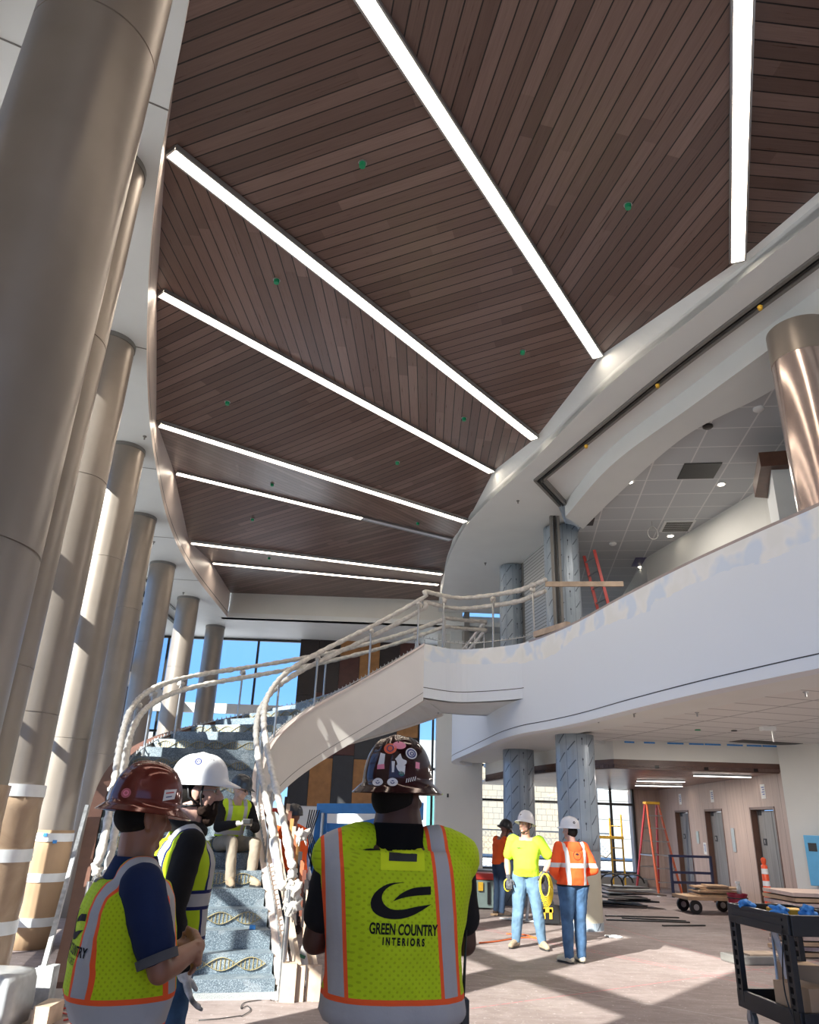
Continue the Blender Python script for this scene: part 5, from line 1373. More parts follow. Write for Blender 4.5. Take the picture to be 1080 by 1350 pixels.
def build_person(lab, loc, rz, s, J, skin_m, top, pants_m, boot_m, voxel=.008, tw=0.0, belly=0.0, wide=1.0, hands=(1, 1), handcfg=None, top_kind='tee', seed=0, legs_r=1.0, folds=.006, gloves=None, headyaw=0, headpitch=0, hips=None, neckr=1.0, arm=1.0, cat='person', bake_vox=.012, hip_w=1.0):
    t = thing('person', lab, cat, loc, rz)
    X = lambda p: Vector(p)*s
    hip = X(J['pelvis']); ch = X(J['chest']); nk = X(J['neck']); hd = X(J['head'])
    def spine(inf, z_lo=0, z_hi=1, tw_=tw):
        out = []
        prof = [(-.06, .155*hip_w, .105), (.0, .165*hip_w, .115), (.25, .150*max(1, hip_w*.95), .112+belly), (.5, .150, .112+belly*.9), (.75, .168, .118+belly*.3), (1.0, .182, .118), (1.12, .178, .105), (1.24, .135, .082), (1.31, .075, .065)]
        L = ch-hip
        for u, rx, ry in prof:
            if not (z_lo <= u <= z_hi): continue
            p = hip+L*u if u <= 1 else ch+(nk-ch)*((u-1)/.34)
            out.append((p.x, p.y, p.z, (rx*wide+inf)*s, (ry*wide+inf)*s, tw_*min(1, max(0, u))))
        return out
    # --- body
    b = MB(); torso(b, spine(0, -1, 2))
    b.cap(nk-V(0, 0, .05)*s, hd+V(0, -.012, -.05)*s, .064*s*wide*neckr, .058*s*neckr, 16)
    T, P, M = head_pts(b, hd, headyaw, headpitch, s)
    for sd in ('L', 'R'):
        sh, el, wr = X(J['sh'+sd]), X(J['el'+sd]), X(J['wr'+sd])
        chain(b, [nk.lerp(sh, .45)-V(0, 0, .03)*s, sh, sh.lerp(el, .45), el, el.lerp(wr, .35), wr], [.052*s, .056*s*arm, .052*s*arm, .042*s, .044*s*arm, .027*s])
        if gloves is None and hands[0 if sd == 'L' else 1]:
            hc = (handcfg or {}).get(sd, {}); hand(b, wr, hc.get('d', wr-el), hc.get('n', V(0, 1, 0)), hc.get('side', -1 if sd == 'L' else 1), hc.get('curl', .5), s)
        hp, kn, an = X(J['hp'+sd]), X(J['kn'+sd]), X(J['an'+sd])
        chain(b, [hp, hp.lerp(kn, .4), kn, kn.lerp(an, .3), an], [.088*s*legs_r, .078*s*legs_r, .055*s, .054*s, .036*s])
        fd = X(J['ft'+sd])-an; fd.z = 0; b.cap(an-V(0, 0, .04)*s, an+fd*.9-V(0, 0, .045)*s, .036*s, .03*s)
    body = mlink('body', bake(b, voxel*s, 2), skin_m, t)
    # --- trousers
    b = MB(); torso(b, spine(.008, -.1, .13))
    for sd in ('L', 'R'):
        hp, kn, an = X(J['hp'+sd]), X(J['kn'+sd]), X(J['an'+sd])
        chain(b, [hp, hp.lerp(kn, .4), kn, kn.lerp(an, .4), an+V(0, 0, .0)], [.105*s*legs_r*hip_w, .092*s*legs_r, .071*s*legs_r, .068*s*legs_r, .062*s])
    mlink('trousers', bake(b, bake_vox*s, 2, folds*1.3, seed+2, fs=11), pants_m, t)
    # --- boots
    for sd in ('L', 'R'):
        an = X(J['an'+sd]); ft = X(J['ft'+sd]); fd = (ft-an); fd.z = 0; fd.normalize()
        b = MB(); zb = an.z-.085*s; b.cap(an+V(0, 0, .02), an-V(0, 0, .03)*s, .058*s, .056*s); b.cap(an-fd*.03*s-V(0, 0, .045)*s, an+fd*.17*s-V(0, 0, .05)*s, .043*s, .04*s); b.cap(an+fd*.05*s-V(0, 0, .02)*s, an+fd*.14*s-V(0, 0, .035)*s, .045*s, .038*s)
        me = bake(b, .008*s, 2)
        for v in me.vertices: v.co.z = max(v.co.z, zb+.006)
        bt = mlink('boot', me, boot_m, t)
        q = MB(); sd2 = V(-fd.y, fd.x, 0); c0 = an-V(0, 0, 0); ctr = V(an.x, an.y, 0)
        ring_ = []
        for a in [2*PI*i/28 for i in range(28)]:
            u = math.cos(a)*.145*s; w = math.sin(a)*(.046+.006*math.cos(a))*s; p = V(an.x, an.y, 0)+fd*(u+.065*s)+sd2*w; ring_.append(p)
        q.rings([[V(p.x, p.y, zb-.0*s) for p in ring_], [V(p.x, p.y, zb+.022*s) for p in ring_]]); q.build('sole', m_dark, bt, angle=50)
    # --- top
    b = MB(); torso(b, spine(.017, -.1 if top_kind != 'vestonly' else 0, 1.3))
    for sd in ('L', 'R'):
        sh, el, wr = X(J['sh'+sd]), X(J['el'+sd]), X(J['wr'+sd])
        if top_kind == 'tee': chain(b, [nk.lerp(sh, .5)-V(0, 0, .045)*s, sh-V(0, 0, .01)*s, sh.lerp(el, .72)], [.062*s, .078*s*arm, .070*s*arm])
        else: chain(b, [nk.lerp(sh, .5)-V(0, 0, .035)*s, sh, el, el.lerp(wr, .9)], [.062*s, .074*s*arm, .062*s*arm, .046*s])
    shirt = mlink('jacket' if top_kind == 'long' else 'shirt', bake(b, bake_vox*s, 2, folds, seed, fs=9), top, t)
    # --- gloves
    if gloves is not None:
        for sd in ('L', 'R'):
            if not hands[0 if sd == 'L' else 1]: continue
            b = MB(); el, wr = X(J['el'+sd]), X(J['wr'+sd]); hc = (handcfg or {}).get(sd, {})
            hand(b, wr, hc.get('d', wr-el), hc.get('n', V(0, 1, 0)), hc.get('side', -1 if sd == 'L' else 1), hc.get('curl', .5), s*1.12)
            b.cap(el.lerp(wr, .88), wr+(wr-el).normalized()*.02, .036*s, .033*s)
            mlink('glove', bake(b, .005, 1), gloves, t)
    return t, body, shirt, T, P, M, spine, X
def vest_mesh(J, s, spine, X, inf=.034, lo=-.12, hi=1.26, folds=.007, seed=0, sh=.55):
    b = MB(); torso(b, spine(inf, lo, hi)); nk = X(J['neck'])
    for sd in ('L', 'R'):
        p = X(J['sh'+sd]); chain(b, [nk.lerp(p, .30)-V(0, 0, .045)*s, nk.lerp(p, .62)-V(0, 0, .014)*s, nk.lerp(p, .62+sh*.45)-V(0, 0, .022)*s], [.074*s, .088*s, .086*s])
    return bake(b, .010*s, 2, folds, seed, fs=7)
def STD(**k):
    J = dict(pelvis=(0, 0, .95), chest=(0, 0, 1.32), neck=(0, -.01, 1.46), head=(0, .02, 1.64), shL=(-.195, 0, 1.425), shR=(.195, 0, 1.425), elL=(-.25, -.03, 1.13), elR=(.25, -.03, 1.13), wrL=(-.25, .05, .88), wrR=(.25, .05, .88),
             hpL=(-.095, 0, .92), hpR=(.095, 0, .92), knL=(-.11, .02, .5), knR=(.11, .02, .5), anL=(-.12, -.02, .09), anR=(.12, -.02, .09), ftL=(-.15, .14, .03), ftR=(.15, .14, .03))
    J.update(k); return J
m_hatbrown = plain('glossy_brown_hat', (.12, .022, .015), .13, .25, var=.25, scale=5)
m_hatdk = plain('glossy_maroon_black_hat', (.035, .008, .009), .12, .25, var=.4, scale=7)
m_hatwhite = plain('white_hat', (.76, .76, .78), .25, 0, var=.03)
m_strap = plain('black_strap', (.01, .01, .012), .5)
def strap(parent, P, s, name='chin_strap', back=False):
    q = MB()
    for sx in (-1, 1):
        q.tube([P(sx*.082, .03, .045), P(sx*.083, .018, -.02), P(sx*.068, .03, -.08), P(sx*.03, .06, -.118)], .006*s, 6)
        if back: q.tube([P(sx*.082, -.05, .03), P(sx*.084, -.04, -.03), P(sx*.075, .012, -.065)], .006*s, 6)
    q.tube([P(-.03, .06, -.118), P(0, .068, -.122), P(.03, .06, -.118)], .006*s, 6)
    return q.build(name, m_strap, parent, smooth=True)
def glasses(parent, P, s, dark=False):
    mt = m_black if dark else plain('clear_lens', (.75, .78, .8), .05)
    if not dark:
        mt = m_glass
    q = MB()
    for sx in (-1, 1):
        pts = [P(sx*(.03+.028*math.cos(a)), .098-.012*abs(math.cos(a)), .0+.017*math.sin(a)) for a in [2*PI*i/16 for i in range(16)]]
        q.add(pts+[p+(P(0, .004, 0)-P(0, 0, 0)) for p in pts], [tuple(range(16)), tuple(range(16, 32))[::-1]]+[(i, (i+1) % 16, 16+(i+1) % 16, 16+i) for i in range(16)])
    o = q.build('safety_glasses', mt, parent)
    q = MB()
    for sx in (-1, 1): q.tube([P(sx*.058, .09, .005), P(sx*.075, .06, .006), P(sx*.084, -.01, .0)], .0025*s, 6)
    q.tube([P(-.058, .09, .012), P(-.02, .104, .016), P(.02, .104, .016), P(.058, .09, .012)], .002*s, 6)
    q.build('temple', m_alu if not dark else m_black, o); return o

# ---------- centre man, back to the camera
s = 1.085
J = STD(shL=(-.20, 0, 1.42), shR=(.20, 0, 1.42), head=(0, .02, 1.592), elL=(-.262, .05, 1.13), elR=(.255, .07, 1.13), wrL=(-.04, .27, 1.14), wrR=(.04, .26, 1.18))
c3 = build_person('man seen from behind at front centre, lime vest, dark hard hat covered in stickers', (.0, 3.08, 0), math.radians(7), s, J, skin('dark_skin', (.075, .032, .022)), m_blackc, m_dkpant, m_dboot, wide=1.2, neckr=1.38, arm=.9, tw=0, belly=.012, headyaw=math.radians(-38), headpitch=-.03, seed=1, handcfg={'L': {'d': V(1, .1, .1), 'n': V(0, -1, 0), 'curl': .3}, 'R': {'d': V(-1, .1, .1), 'n': V(0, -1, 0), 'curl': .3}})
t, body, shirt, T, P, M, spine, X = c3
vm = vest_mesh(J, s, spine, X, inf=.042, lo=-.12, hi=1.26, seed=1, sh=.92)
vest = mlink('safety_vest', vm, hivis('lime_mesh_vest_back', (.52, .68, .012), 2, ((-.195, -.10), (.195, -.10)), 0, ((.985, 1.095), (.7, .72)), sw=.026, ow=.013), t)
bt = bvh_of(vm)
ZL = 1.365
o = project_shape('logo', logo_polys(.93/1096), (-.002, 0, ZL+.02), (0, -1, 0), (0, 0, 1), bt, m_blackc, vest, off=.002)
o = project_shape('lettering', text_polys('GREEN COUNTRY', .046, .62, .0014), (.008, 0, ZL-.066), (0, -1, 0), (.02, 0, 1), bt, m_blackc, vest, off=.002, maxedge=.01)
o = project_shape('lettering', text_polys('INTERIORS', .030, .66, .0016, 1.6), (.008, 0, ZL-.102), (0, -1, 0), (.02, 0, 1), bt, m_blackc, vest, off=.002, maxedge=.01)
o = project_shape('patch', [[(-.078, -.04), (.078, -.04), (.078, .04), (-.078, .04)]], (.0, 0, 1.52), (0, -1, 0), (0, 0, 1), bt, cloth('lime_patch', (.66, .78, .02)), vest, off=.0025)
o = project_shape('slot', [[(-.05, -.012), (.05, -.012), (.052, .012), (-.048, .014)]], (.0, 0, 1.52), (0, -1, 0), (0, 0, 1), bt, m_black, vest, off=.004)
b = MB()
for sd in (-1, 1):
    pts = []
    for k in range(21):
        a = -PI/2+PI*2*k/20
    # black piping around the arm holes
    c = X((sd*.235, 0, 1.36)); ring_ = []
    for k in range(29):
        a = 2*PI*k/28; ring_.append(c+V(sd*(-.012-.02*math.cos(a)), math.cos(a+PI/2)*.095, math.sin(a+PI/2)*.125)*s)
    b.tube(ring_, .006, 6)
pass
q = MB(); nk = X(J['neck']); rg = []
for z, r in ((-.05, .115), (-.01, .098), (.02, .088), (.045, .08)): rg.append([nk+V(math.cos(a)*r*s*1.05, math.sin(a)*r*s*.95-.004, z*s) for a in [2*PI*i/32 for i in range(32)]])
q.rings(rg, caps=False); q.rings([[p*1 for p in r] for r in rg][::-1], caps=False); q.build('collar', m_blackc, shirt, smooth=True)
hat, hme, Hh = helmet(t, T, s, (.1, .02, .02), 'full', mat=m_hatdk, name='hard_hat', tilt=.06)
hb = bvh_of(hme); wh = plain('sticker_white', (.7, .68, .68), .4); inkb = plain('sticker_ink', (.03, .04, .16), .4); orr = plain('sticker_orange', (.75, .12, .05), .4); pk = plain('sticker_pink', (.8, .25, .35), .4); gn = plain('sticker_green', (.02, .1, .07), .4)
cam_l = (Matrix.Rotation(-math.radians(7), 3, 'Z') @ (V(0, 0, EYE)-V(.005, 3.08, X(J['head']).z))).normalized(); cam_l = V(cam_l.x, cam_l.y, .12).normalized()
hc = Hh.translation
RX = V(0, 0, 1).cross(cam_l).normalized()
def stk(dx, dz, polys, mat, nd=None, name='sticker', off=.001): return project_shape(name, polys, hc+RX*dx+V(0, 0, dz)+cam_l*.0, nd or cam_l, (0, 0, 1), hb, mat, hat, off=off, maxedge=.008)
k1 = stk(-.034, .105, disc(.022, rx=1.1), orr); stk(-.034, .105, ringpoly_(.010, .014), inkb, off=.0016)
stk(.0, .12, disc(.016, rx=1.6), pk)
stk(.047, .092, disc(.022), wh); stk(.047, .092, ringpoly_(.012, .017), inkb, off=.0016); stk(.049, .091, ringpoly_(.004, .008), inkb, off=.0016)
bl = [[(math.cos(a)*(.018+.008*math.sin(a*3+1)), math.sin(a)*(.026+.008*math.cos(a*4))) for a in [2*PI*i/30 for i in range(30)]]]
stk(.005, .052, bl, wh); stk(.012, .03, [[(-.006, -.02), (.012, -.02), (.014, .012), (-.004, .012)]], wh); stk(-.02, .035, [[(-.004, -.02), (.004, -.02), (.006, .02), (-.006, .02)]], wh)
stk(.012, .012, disc(.009, rx=1.2), gn)
stk(-.066, .062, [[(-.012, -.02), (.012, -.018), (.014, .02), (-.004, .026)]], wh); stk(-.066, .034, [[(-.014, -.008), (.014, -.008), (.013, .01), (-.013, .01)]], pk)
stk(.07, .05, [[(-.006, -.012), (.01, -.012), (.01, .012), (-.006, .012)]], pk)
for dx, c_ in ((-.075, 1), (-.02, 1)): stk(dx, -.022, disc(.016, rx=1.25), wh, off=.0012); stk(dx, -.022, ringpoly_(.004, .008), inkb, off=.0018)
for k in range(5): stk(.03+.008*k, -.012+.003*k, [[(-.001, -.008), (.002, -.008), (.005, .008), (.002, .008)]], wh)
q = MB(); q.sphere(P(0, -.03, -.005), (.079*s, .086*s, .078*s), 26, M=M); me = bake(q, .008, 2, .002, 3); mlink('hair', me, m_hair, t)
q = MB(); q.cap(P(0, .07, -.115), P(0, .085, -.09), .03*s, .03*s); mlink('beard', bake(q, .006, 2, .004, 5, fs=40), m_hair, t)
# radio on the hip
r = MB(); c = X((.235, -.02, .93)); r.box(c, (.03, .055, .12)); ra = r.build('radio', m_black, t, bevel=.005); r = MB(); r.cyl(c+V(0, .01, .06), c+V(.012, .02, .27), .006, .004, 10); r.build('antenna', m_black, ra, smooth=True)

# ---------- left man, brown full-brim hat
s = 1.0
J = STD(pelvis=(0, .02, .95), chest=(0, -.005, 1.30), neck=(0, 0, 1.44), head=(.0, .0, 1.62), shL=(-.2, .0, 1.40), shR=(.2, .0, 1.40), elL=(-.27, .08, 1.13), elR=(.27, .09, 1.13), wrL=(-.04, .28, 1.14), wrR=(.05, .27, 1.17))
rzA = math.radians(-63)
t, body, shirt, T, P, M, spine, X = build_person('man at far left with folded arms, navy shirt, lime vest and brown hard hat', (-1.01, 3.2, 0), rzA, s, J, skin('tan_skin', (.30, .135, .085)), m_navy, m_dkpant, m_dboot, wide=1.05, belly=.035, neckr=1.12, headyaw=math.radians(14), headpitch=-.08, seed=4, handcfg={'L': {'d': V(1, .0, .1), 'n': V(0, -1, 0), 'curl': .3}, 'R': {'d': V(-1, .0, .1), 'n': V(0, -1, 0), 'curl': .3}})
vm = vest_mesh(J, s, spine, X, inf=.040, seed=4, sh=.2)
vest = mlink('safety_vest', vm, hivis('lime_mesh_vest_side', (.52, .68, .012), 2, (-.13, .13), .06, ((.93, 1.04),), sw=.026, ow=.013), t); bt = bvh_of(vm)
for nm, po, zz in (('logo', logo_polys(.85/1096), 1.25), ('lettering', text_polys('GREEN COUNTRY', .043, .8, .0012), 1.175), ('lettering', text_polys('INTERIORS', .028, .8, .0006, 1.6), 1.142)):
    project_shape(nm, po, (.012, 0, zz), (0, -1, 0), (0, 0, 1), bt, m_blackc, vest, off=.002, maxedge=.01)
project_shape('slot', [[(-.03, -.012), (.03, -.012), (.032, .012), (-.03, .012)]], (-.0, 0, 1.40), (0, -1, 0), (0, 0, 1), bt, m_black, vest, off=.003)
gcf = cloth('grey_cuff', (.09, .09, .1))
for sd in ('L', 'R'):
    q = MB(); a = X(J['sh'+sd]).lerp(X(J['el'+sd]), .74); d = (X(J['el'+sd])-X(J['sh'+sd])).normalized(); q.cyl(a+d*.02, a+d*.05, .073, .071, 24); q.build('sleeve_cuff', gcf, shirt, angle=50)
q = MB(); nk = X(J['neck']); rg = []
for z, r in ((-.055, .12), (-.01, .1), (.015, .09), (.04, .08)): rg.append([nk+V(math.cos(a)*r, math.sin(a)*r-.004, z) for a in [2*PI*i/32 for i in range(32)]])
q.rings(rg, caps=False); q.build('collar', m_navy, shirt, smooth=True)
hat, hme, Hh = helmet(t, T, s, (.1, .02, .02), 'full', mat=m_hatbrown, name='hard_hat', tilt=.0)
hb = bvh_of(hme); hc = Hh.translation
cl = (Matrix.Rotation(-rzA, 3, 'Z') @ (V(0, 0, EYE)-V(-.99, 3.2, 1.66))).normalized(); cl = V(cl.x, cl.y, .1).normalized(); RX = V(0, 0, 1).cross(cl).normalized()
def stk2(dx, dz, polys, mat, off=.001, nd=None): return project_shape('sticker', polys, hc+RX*dx+V(0, 0, dz), nd or cl, (0, 0, 1), hb, mat, hat, off=off, maxedge=.008)
stk2(-.075, .028, disc(.018), plain('sticker_mauve', (.5, .12, .14), .4)); stk2(-.075, .028, ringpoly_(.006, .010), pk, off=.0018)
stk2(.085, .03, [[(-.022, -.025), (.022, -.012), (.026, .026), (-.02, .016)]], wh); stk2(.085, .036, [[(-.014, -.004), (.016, .004), (.016, .009), (-.014, .001)]], m_red, off=.0018); stk2(.085, .022, [[(-.012, -.004), (.010, .002), (.010, .006), (-.012, .0)]], inkb, off=.0018)
q = MB(); q.sphere(P(0, -.03, -.002), (.079*s, .086*s, .07*s), 26, M=M); mlink('hair', bake(q, .008, 2, .002, 3), m_hair, t)

# ---------- bearded man with white helmet
s = 1.06
J = STD(head=(0, .035, 1.65), shL=(-.18, 0, 1.40), shR=(.18, 0, 1.40), elR=(.24, -.05, 1.13), wrR=(.235, .04, .89), wrL=(-.25, .04, .87))
rzB = math.radians(-68)
t, body, shirt, T, P, M, spine, X = build_person('bearded man in profile wearing a white cap-style helmet, black jacket and lime vest', (-1.13, 4.35, 0), rzB, s, J, skin('fair_skin', (.56, .33, .26)), m_blackc, m_denim, m_dboot, top_kind='long', headyaw=math.radians(-14), headpitch=.02, seed=7, gloves=plain('white_black_glove', (.45, .45, .46), .7, var=.8, scale=14), handcfg={'R': {'curl': .35}, 'L': {'curl': .4}})
vm = vest_mesh(J, s, spine, X, inf=.034, seed=7, sh=.6)
mlink('safety_vest', vm, hivis('lime_vest_navy_trim', (.50, .66, .02), 2, (-.12, .12), .05, ((1.19, 1.28), (.98, 1.07)), sw=.03, ow=.012, orange=(.01, .015, .09), mesh=False), t)
q = MB(); nk = X(J['neck']); q.tube([nk+V(math.cos(a)*.098, math.sin(a)*.092-.01, .02+.02*math.cos(a+PI/2)) for a in [2*PI*i/20 for i in range(21)]], .038, 12); mlink('hood', bake(q, .01, 2, .005, 3), m_blackc, t)
hat, hme, Hh = helmet(t, T, s, (.8, .8, .8), 'cap', mat=m_hatwhite, name='safety_helmet', tilt=-.02, rib=False)
hb = bvh_of(hme); hc = Hh.translation
cl = (Matrix.Rotation(-rzB, 3, 'Z') @ (V(0, 0, EYE)-V(-1.13, 4.35, 1.74))).normalized(); cl = V(cl.x, cl.y, .15).normalized(); RX = V(0, 0, 1).cross(cl).normalized()
project_shape('emblem', ringpoly_(.012, .019)+ringpoly_(.004, .008)+[[(-.032, -.001), (.032, -.001), (.032, .001), (-.032, .001)]], hc+RX*-.02+V(0, 0, .085), cl, (0, 0, 1), hb, inkb, hat, off=.001, maxedge=.008)
for k in range(5): project_shape('vent_hole', [[(-.004, -.0018), (.004, -.0018), (.004, .0018), (-.004, .0018)]], hc+RX*(.012+.012*k)+V(0, 0, .112-.003*k), cl, (0, 0, 1), hb, m_black, hat, off=.0008)
q = MB(); q.sphere(P(0, -.028, .005), (.081*s, .09*s, .075*s), 26, M=M); mlink('hair', bake(q, .008, 2, .002, 3), m_hair, t)
q = MB()
for x, y, z, r in ((0, .062, -.098, .045), (0, .07, -.075, .034), (.04, .035, -.085, .035), (-.04, .035, -.085, .035), (.062, .0, -.055, .018), (-.062, .0, -.055, .018), (0, .06, -.13, .038), (0, .094, -.052, .012), (.02, .088, -.056, .012), (-.02, .088, -.056, .012), (.055, .02, -.03, .016), (-.055, .02, -.03, .016)): q.sphere(P(x, y, z), r*s, 14)
mlink('beard', bake(q, .006, 2, .005, 5, fs=40), cloth('dark_brown_beard', (.018, .009, .006), .4, .8), t)
eyes(t, P, M, s); strap(t, P, s, back=True); glasses(t, P, s)
q = MB(); q.tube([P(.078, -.045, -.07), P(0, -.085, -.075), P(-.078, -.045, -.07)], .008, 8); q.tube([P(.078, -.045, -.07), P(.07, .0, -.07)], .006, 8); q.build('nape_strap', m_strap, t, smooth=True)

# ---------- man in lime t-shirt facing the camera
s = .99
J = STD(pelvis=(0, 0, .95), anL=(-.2, .0, .09), knL=(-.15, .04, .5), anR=(.17, .02, .09), knR=(.13, .05, .5), ftL=(-.27, .13, .03), ftR=(.22, .15, .03), elL=(-.36, -.08, 1.17), wrL=(-.25, .05, .97), elR=(.29, -.02, 1.14), wrR=(.26, .08, .9))
t, body, shirt, T, P, M, spine, X = build_person('man in lime t-shirt, light jeans and white hard hat, facing the camera', (1.92, 12.14, 0), math.radians(166), s, J, skin('ruddy_skin', (.5, .26, .2)), m_lime, m_denim2, m_boot, belly=.055, wide=1.1, legs_r=1.18, arm=1.12, headyaw=math.radians(-30), headpitch=.12, seed=9, gloves=m_glove, handcfg={'L': {'d': V(.5, .2, -.8), 'n': V(.5, -.5, 0), 'curl': .5}, 'R': {'curl': .5}}, voxel=.009)
hat, hme, Hh = helmet(t, T, s, (.8, .8, .8), 'full', mat=m_hatwhite, name='hard_hat', tilt=.1)
q = MB(); q.box(Hh @ V(0, .125, .06), (.035, .012, .04)); q.build('emblem', m_black, hat)
eyes(t, P, M, s); strap(t, P, s, back=True)
q = MB(); q.box(X((.085, .155, 1.32)), (.07, .004, .01)); q.build('chest_print', m_dark, shirt)
# yellow cord coil hanging at his hip
cc = t.matrix_basis @ V(-.26, .05, .82)
q = MB()
for k in range(7):
    q.tube([cc+V(math.cos(a)*(.065+.010*k), (k-3)*.012, math.sin(a)*(.15+.014*k)-.01*k) for a in [2*PI*i/28 for i in range(29)]], .009, 6)
tag(q.build('cord_coil', plain('yellow_cord', (.75, .55, .03), .4), smooth=True), 'coil of yellow cord hanging from the gloved hand of the man in lime', 'cord')
cc = t.matrix_basis @ V(.27, .1, .8); q = MB()
for k in range(2): q.tube([cc+V(math.cos(a)*.05, k*.015, math.sin(a)*.08) for a in [2*PI*i/20 for i in range(21)]], .008, 6)
tag(q.build('cord_coil', bpy.data.materials['yellow_cord'], smooth=True), 'small loop of yellow cord at the other hand of the man in lime', 'cord')

# ---------- person in orange hoodie, back to the camera
s = .96
J = STD(elL=(-.31, -.05, 1.12), wrL=(-.14, .18, 1.02), elR=(.32, -.05, 1.14), wrR=(.16, .18, 1.05), anL=(-.10, .0, .09), anR=(.10, .03, .09), knL=(-.10, .02, .5), knR=(.10, .03, .5), ftL=(-.16, .14, .03), ftR=(.12, .18, .03))
hv = hivis('orange_hoodie_cloth', (.95, .12, .03), 1, (-.12, .12), .05, ((1.12, 1.175),), sw=.025, grey=(.6, .6, .6), mesh=False)
t, body, shirt, T, P, M, spine, X = build_person('person in an orange reflective hoodie and blue jeans seen from behind with a white helmet', (2.36, 11.03, 0), math.radians(16), s, J, skin('light_skin', (.5, .3, .24)), hv, m_denim, plain('cream_boot', (.55, .5, .38), .7), top_kind='long', wide=1.12, hip_w=1.12, belly=.02, headyaw=math.radians(26), seed=12, voxel=.009, legs_r=1.15, handcfg={'L': {'d': V(1, .3, -.2), 'n': V(0, -1, 0)}, 'R': {'d': V(-1, .3, -.2), 'n': V(0, -1, 0)}})
hat, hme, Hh = helmet(t, T, s, (.8, .8, .8), 'cap', mat=m_hatwhite, name='safety_helmet', rib=False); hb = bvh_of(hme)
project_shape('emblem', ringpoly_(.006, .016), Hh.translation+V(0, -.1, .05), (0, -1, .3), (0, 0, 1), hb, m_black, hat, off=.001, maxedge=.008)
q = MB(); q.sphere(P(0, -.03, -.01), (.08*s, .09*s, .085*s), 26, M=M); mlink('hair', bake(q, .008, 2, .002, 3), m_hair, t)
q = MB(); nk = X(J['neck']); q.sphere(nk+V(0, -.085, -.055), (.115, .045, .085), 20); q.tube([nk+V(math.cos(a)*.088, math.sin(a)*.08, .0) for a in [2*PI*i/20 for i in range(21)]], .034, 10); mlink('hood', bake(q, .01, 2, .005, 8), cloth('orange_fleece', (.9, .11, .03), .06), t)
bt = bvh_of(shirt.data)
project_shape('back_print', ringpoly_(.052, .058)+ringpoly_(.0, .028, 14, .2, 2.9)+text_polys('SAFETY', .03, .9, .001)[:0], (.01, 0, 1.27), (0, -1, 0), (0, 0, 1), bt, m_black, shirt, off=.003)
q = MB(); torso(q, [(x, y, z, rx+.012, ry+.012, w) for x, y, z, rx, ry, w in spine(.02, -.1, .03)]); mlink('hem', bake(q, .012, 2, .003, 2), m_blackc, t)

# ---------- distant worker in orange shirt
s = .95
J = STD(chest=(0, .03, 1.30), neck=(0, .07, 1.44), head=(0, .15, 1.59), shL=(-.19, .04, 1.40), shR=(.19, .04, 1.40), elL=(-.24, .1, 1.14), elR=(.24, .12, 1.14), wrL=(-.16, .3, 1.06), wrR=(.16, .3, 1.08))
t, body, shirt, T, P, M, spine, X = build_person('worker in orange shirt and dark jeans with head bent, behind the man in lime', (2.0, 16.0, 0), math.radians(-70), s, J, skin('brown_skin', (.25, .12, .08)), m_or, cloth('dark_denim', (.03, .05, .09)), m_dboot, headpitch=-.35, headyaw=0, seed=14, voxel=.010, bake_vox=.014)
hat, hme, Hh = helmet(t, T, s, (.03, .03, .03), 'full', mat=plain('black_hat', (.02, .02, .025), .3), name='hard_hat')
strap(t, P, s)

# ---------- worker in orange shirt beside the stairs, arms raised to the railing
s = 1.0
J = STD(pelvis=(0, -.02, .94), chest=(0, .03, 1.30), neck=(0, .06, 1.43), head=(0, .11, 1.60), shL=(-.19, .08, 1.42), shR=(.19, .08, 1.42), elL=(-.2, .33, 1.45), elR=(.2, .30, 1.48), wrL=(-.13, .52, 1.62), wrR=(.1, .5, 1.64), anL=(-.1, -.08, .09), anR=(.1, .06, .09), ftL=(-.12, .07, .03), ftR=(.12, .2, .03), knR=(.1, .08, .5))
t, body, shirt, T, P, M, spine, X = build_person('worker in red-orange shirt standing beside the stairs with arms raised to the railing', (-1.38, 11.1, 0), math.radians(48), s, J, skin('brown_skin2', (.22, .10, .07)), m_or, cloth('grey_jeans', (.06, .07, .09)), m_dboot, headpitch=-.1, headyaw=math.radians(10), seed=17, voxel=.010, bake_vox=.014, handcfg={'L': {'n': V(0, 0, -1)}, 'R': {'n': V(0, 0, -1)}})
hat, hme, Hh = helmet(t, T, s, (.03, .03, .03), 'cap', mat=bpy.data.materials['black_hat'], name='hard_hat', rib=False)
glasses(t, P, s, True); eyes(t, P, M, s)
q = MB(); a = t.matrix_basis @ V(-.25, .5, 1.70); c = t.matrix_basis @ V(.2, .46, 1.70); q.bar(a, c, .03, .05); tag(q.build('level_bar', m_red), 'red bar held up across the railing by the worker beside the stairs', 'bar')
q = MB(); c = t.matrix_basis @ V(.17, -.12, .84); q.lathe([(.03, 0), (.03, .1), (.012, .13), (.012, .16)], c=c, n=14); tag(q.build('bottle', bpy.data.materials['translucent_plastic'], smooth=True), 'clear bottle in the back pocket of the worker beside the stairs', 'bottle')

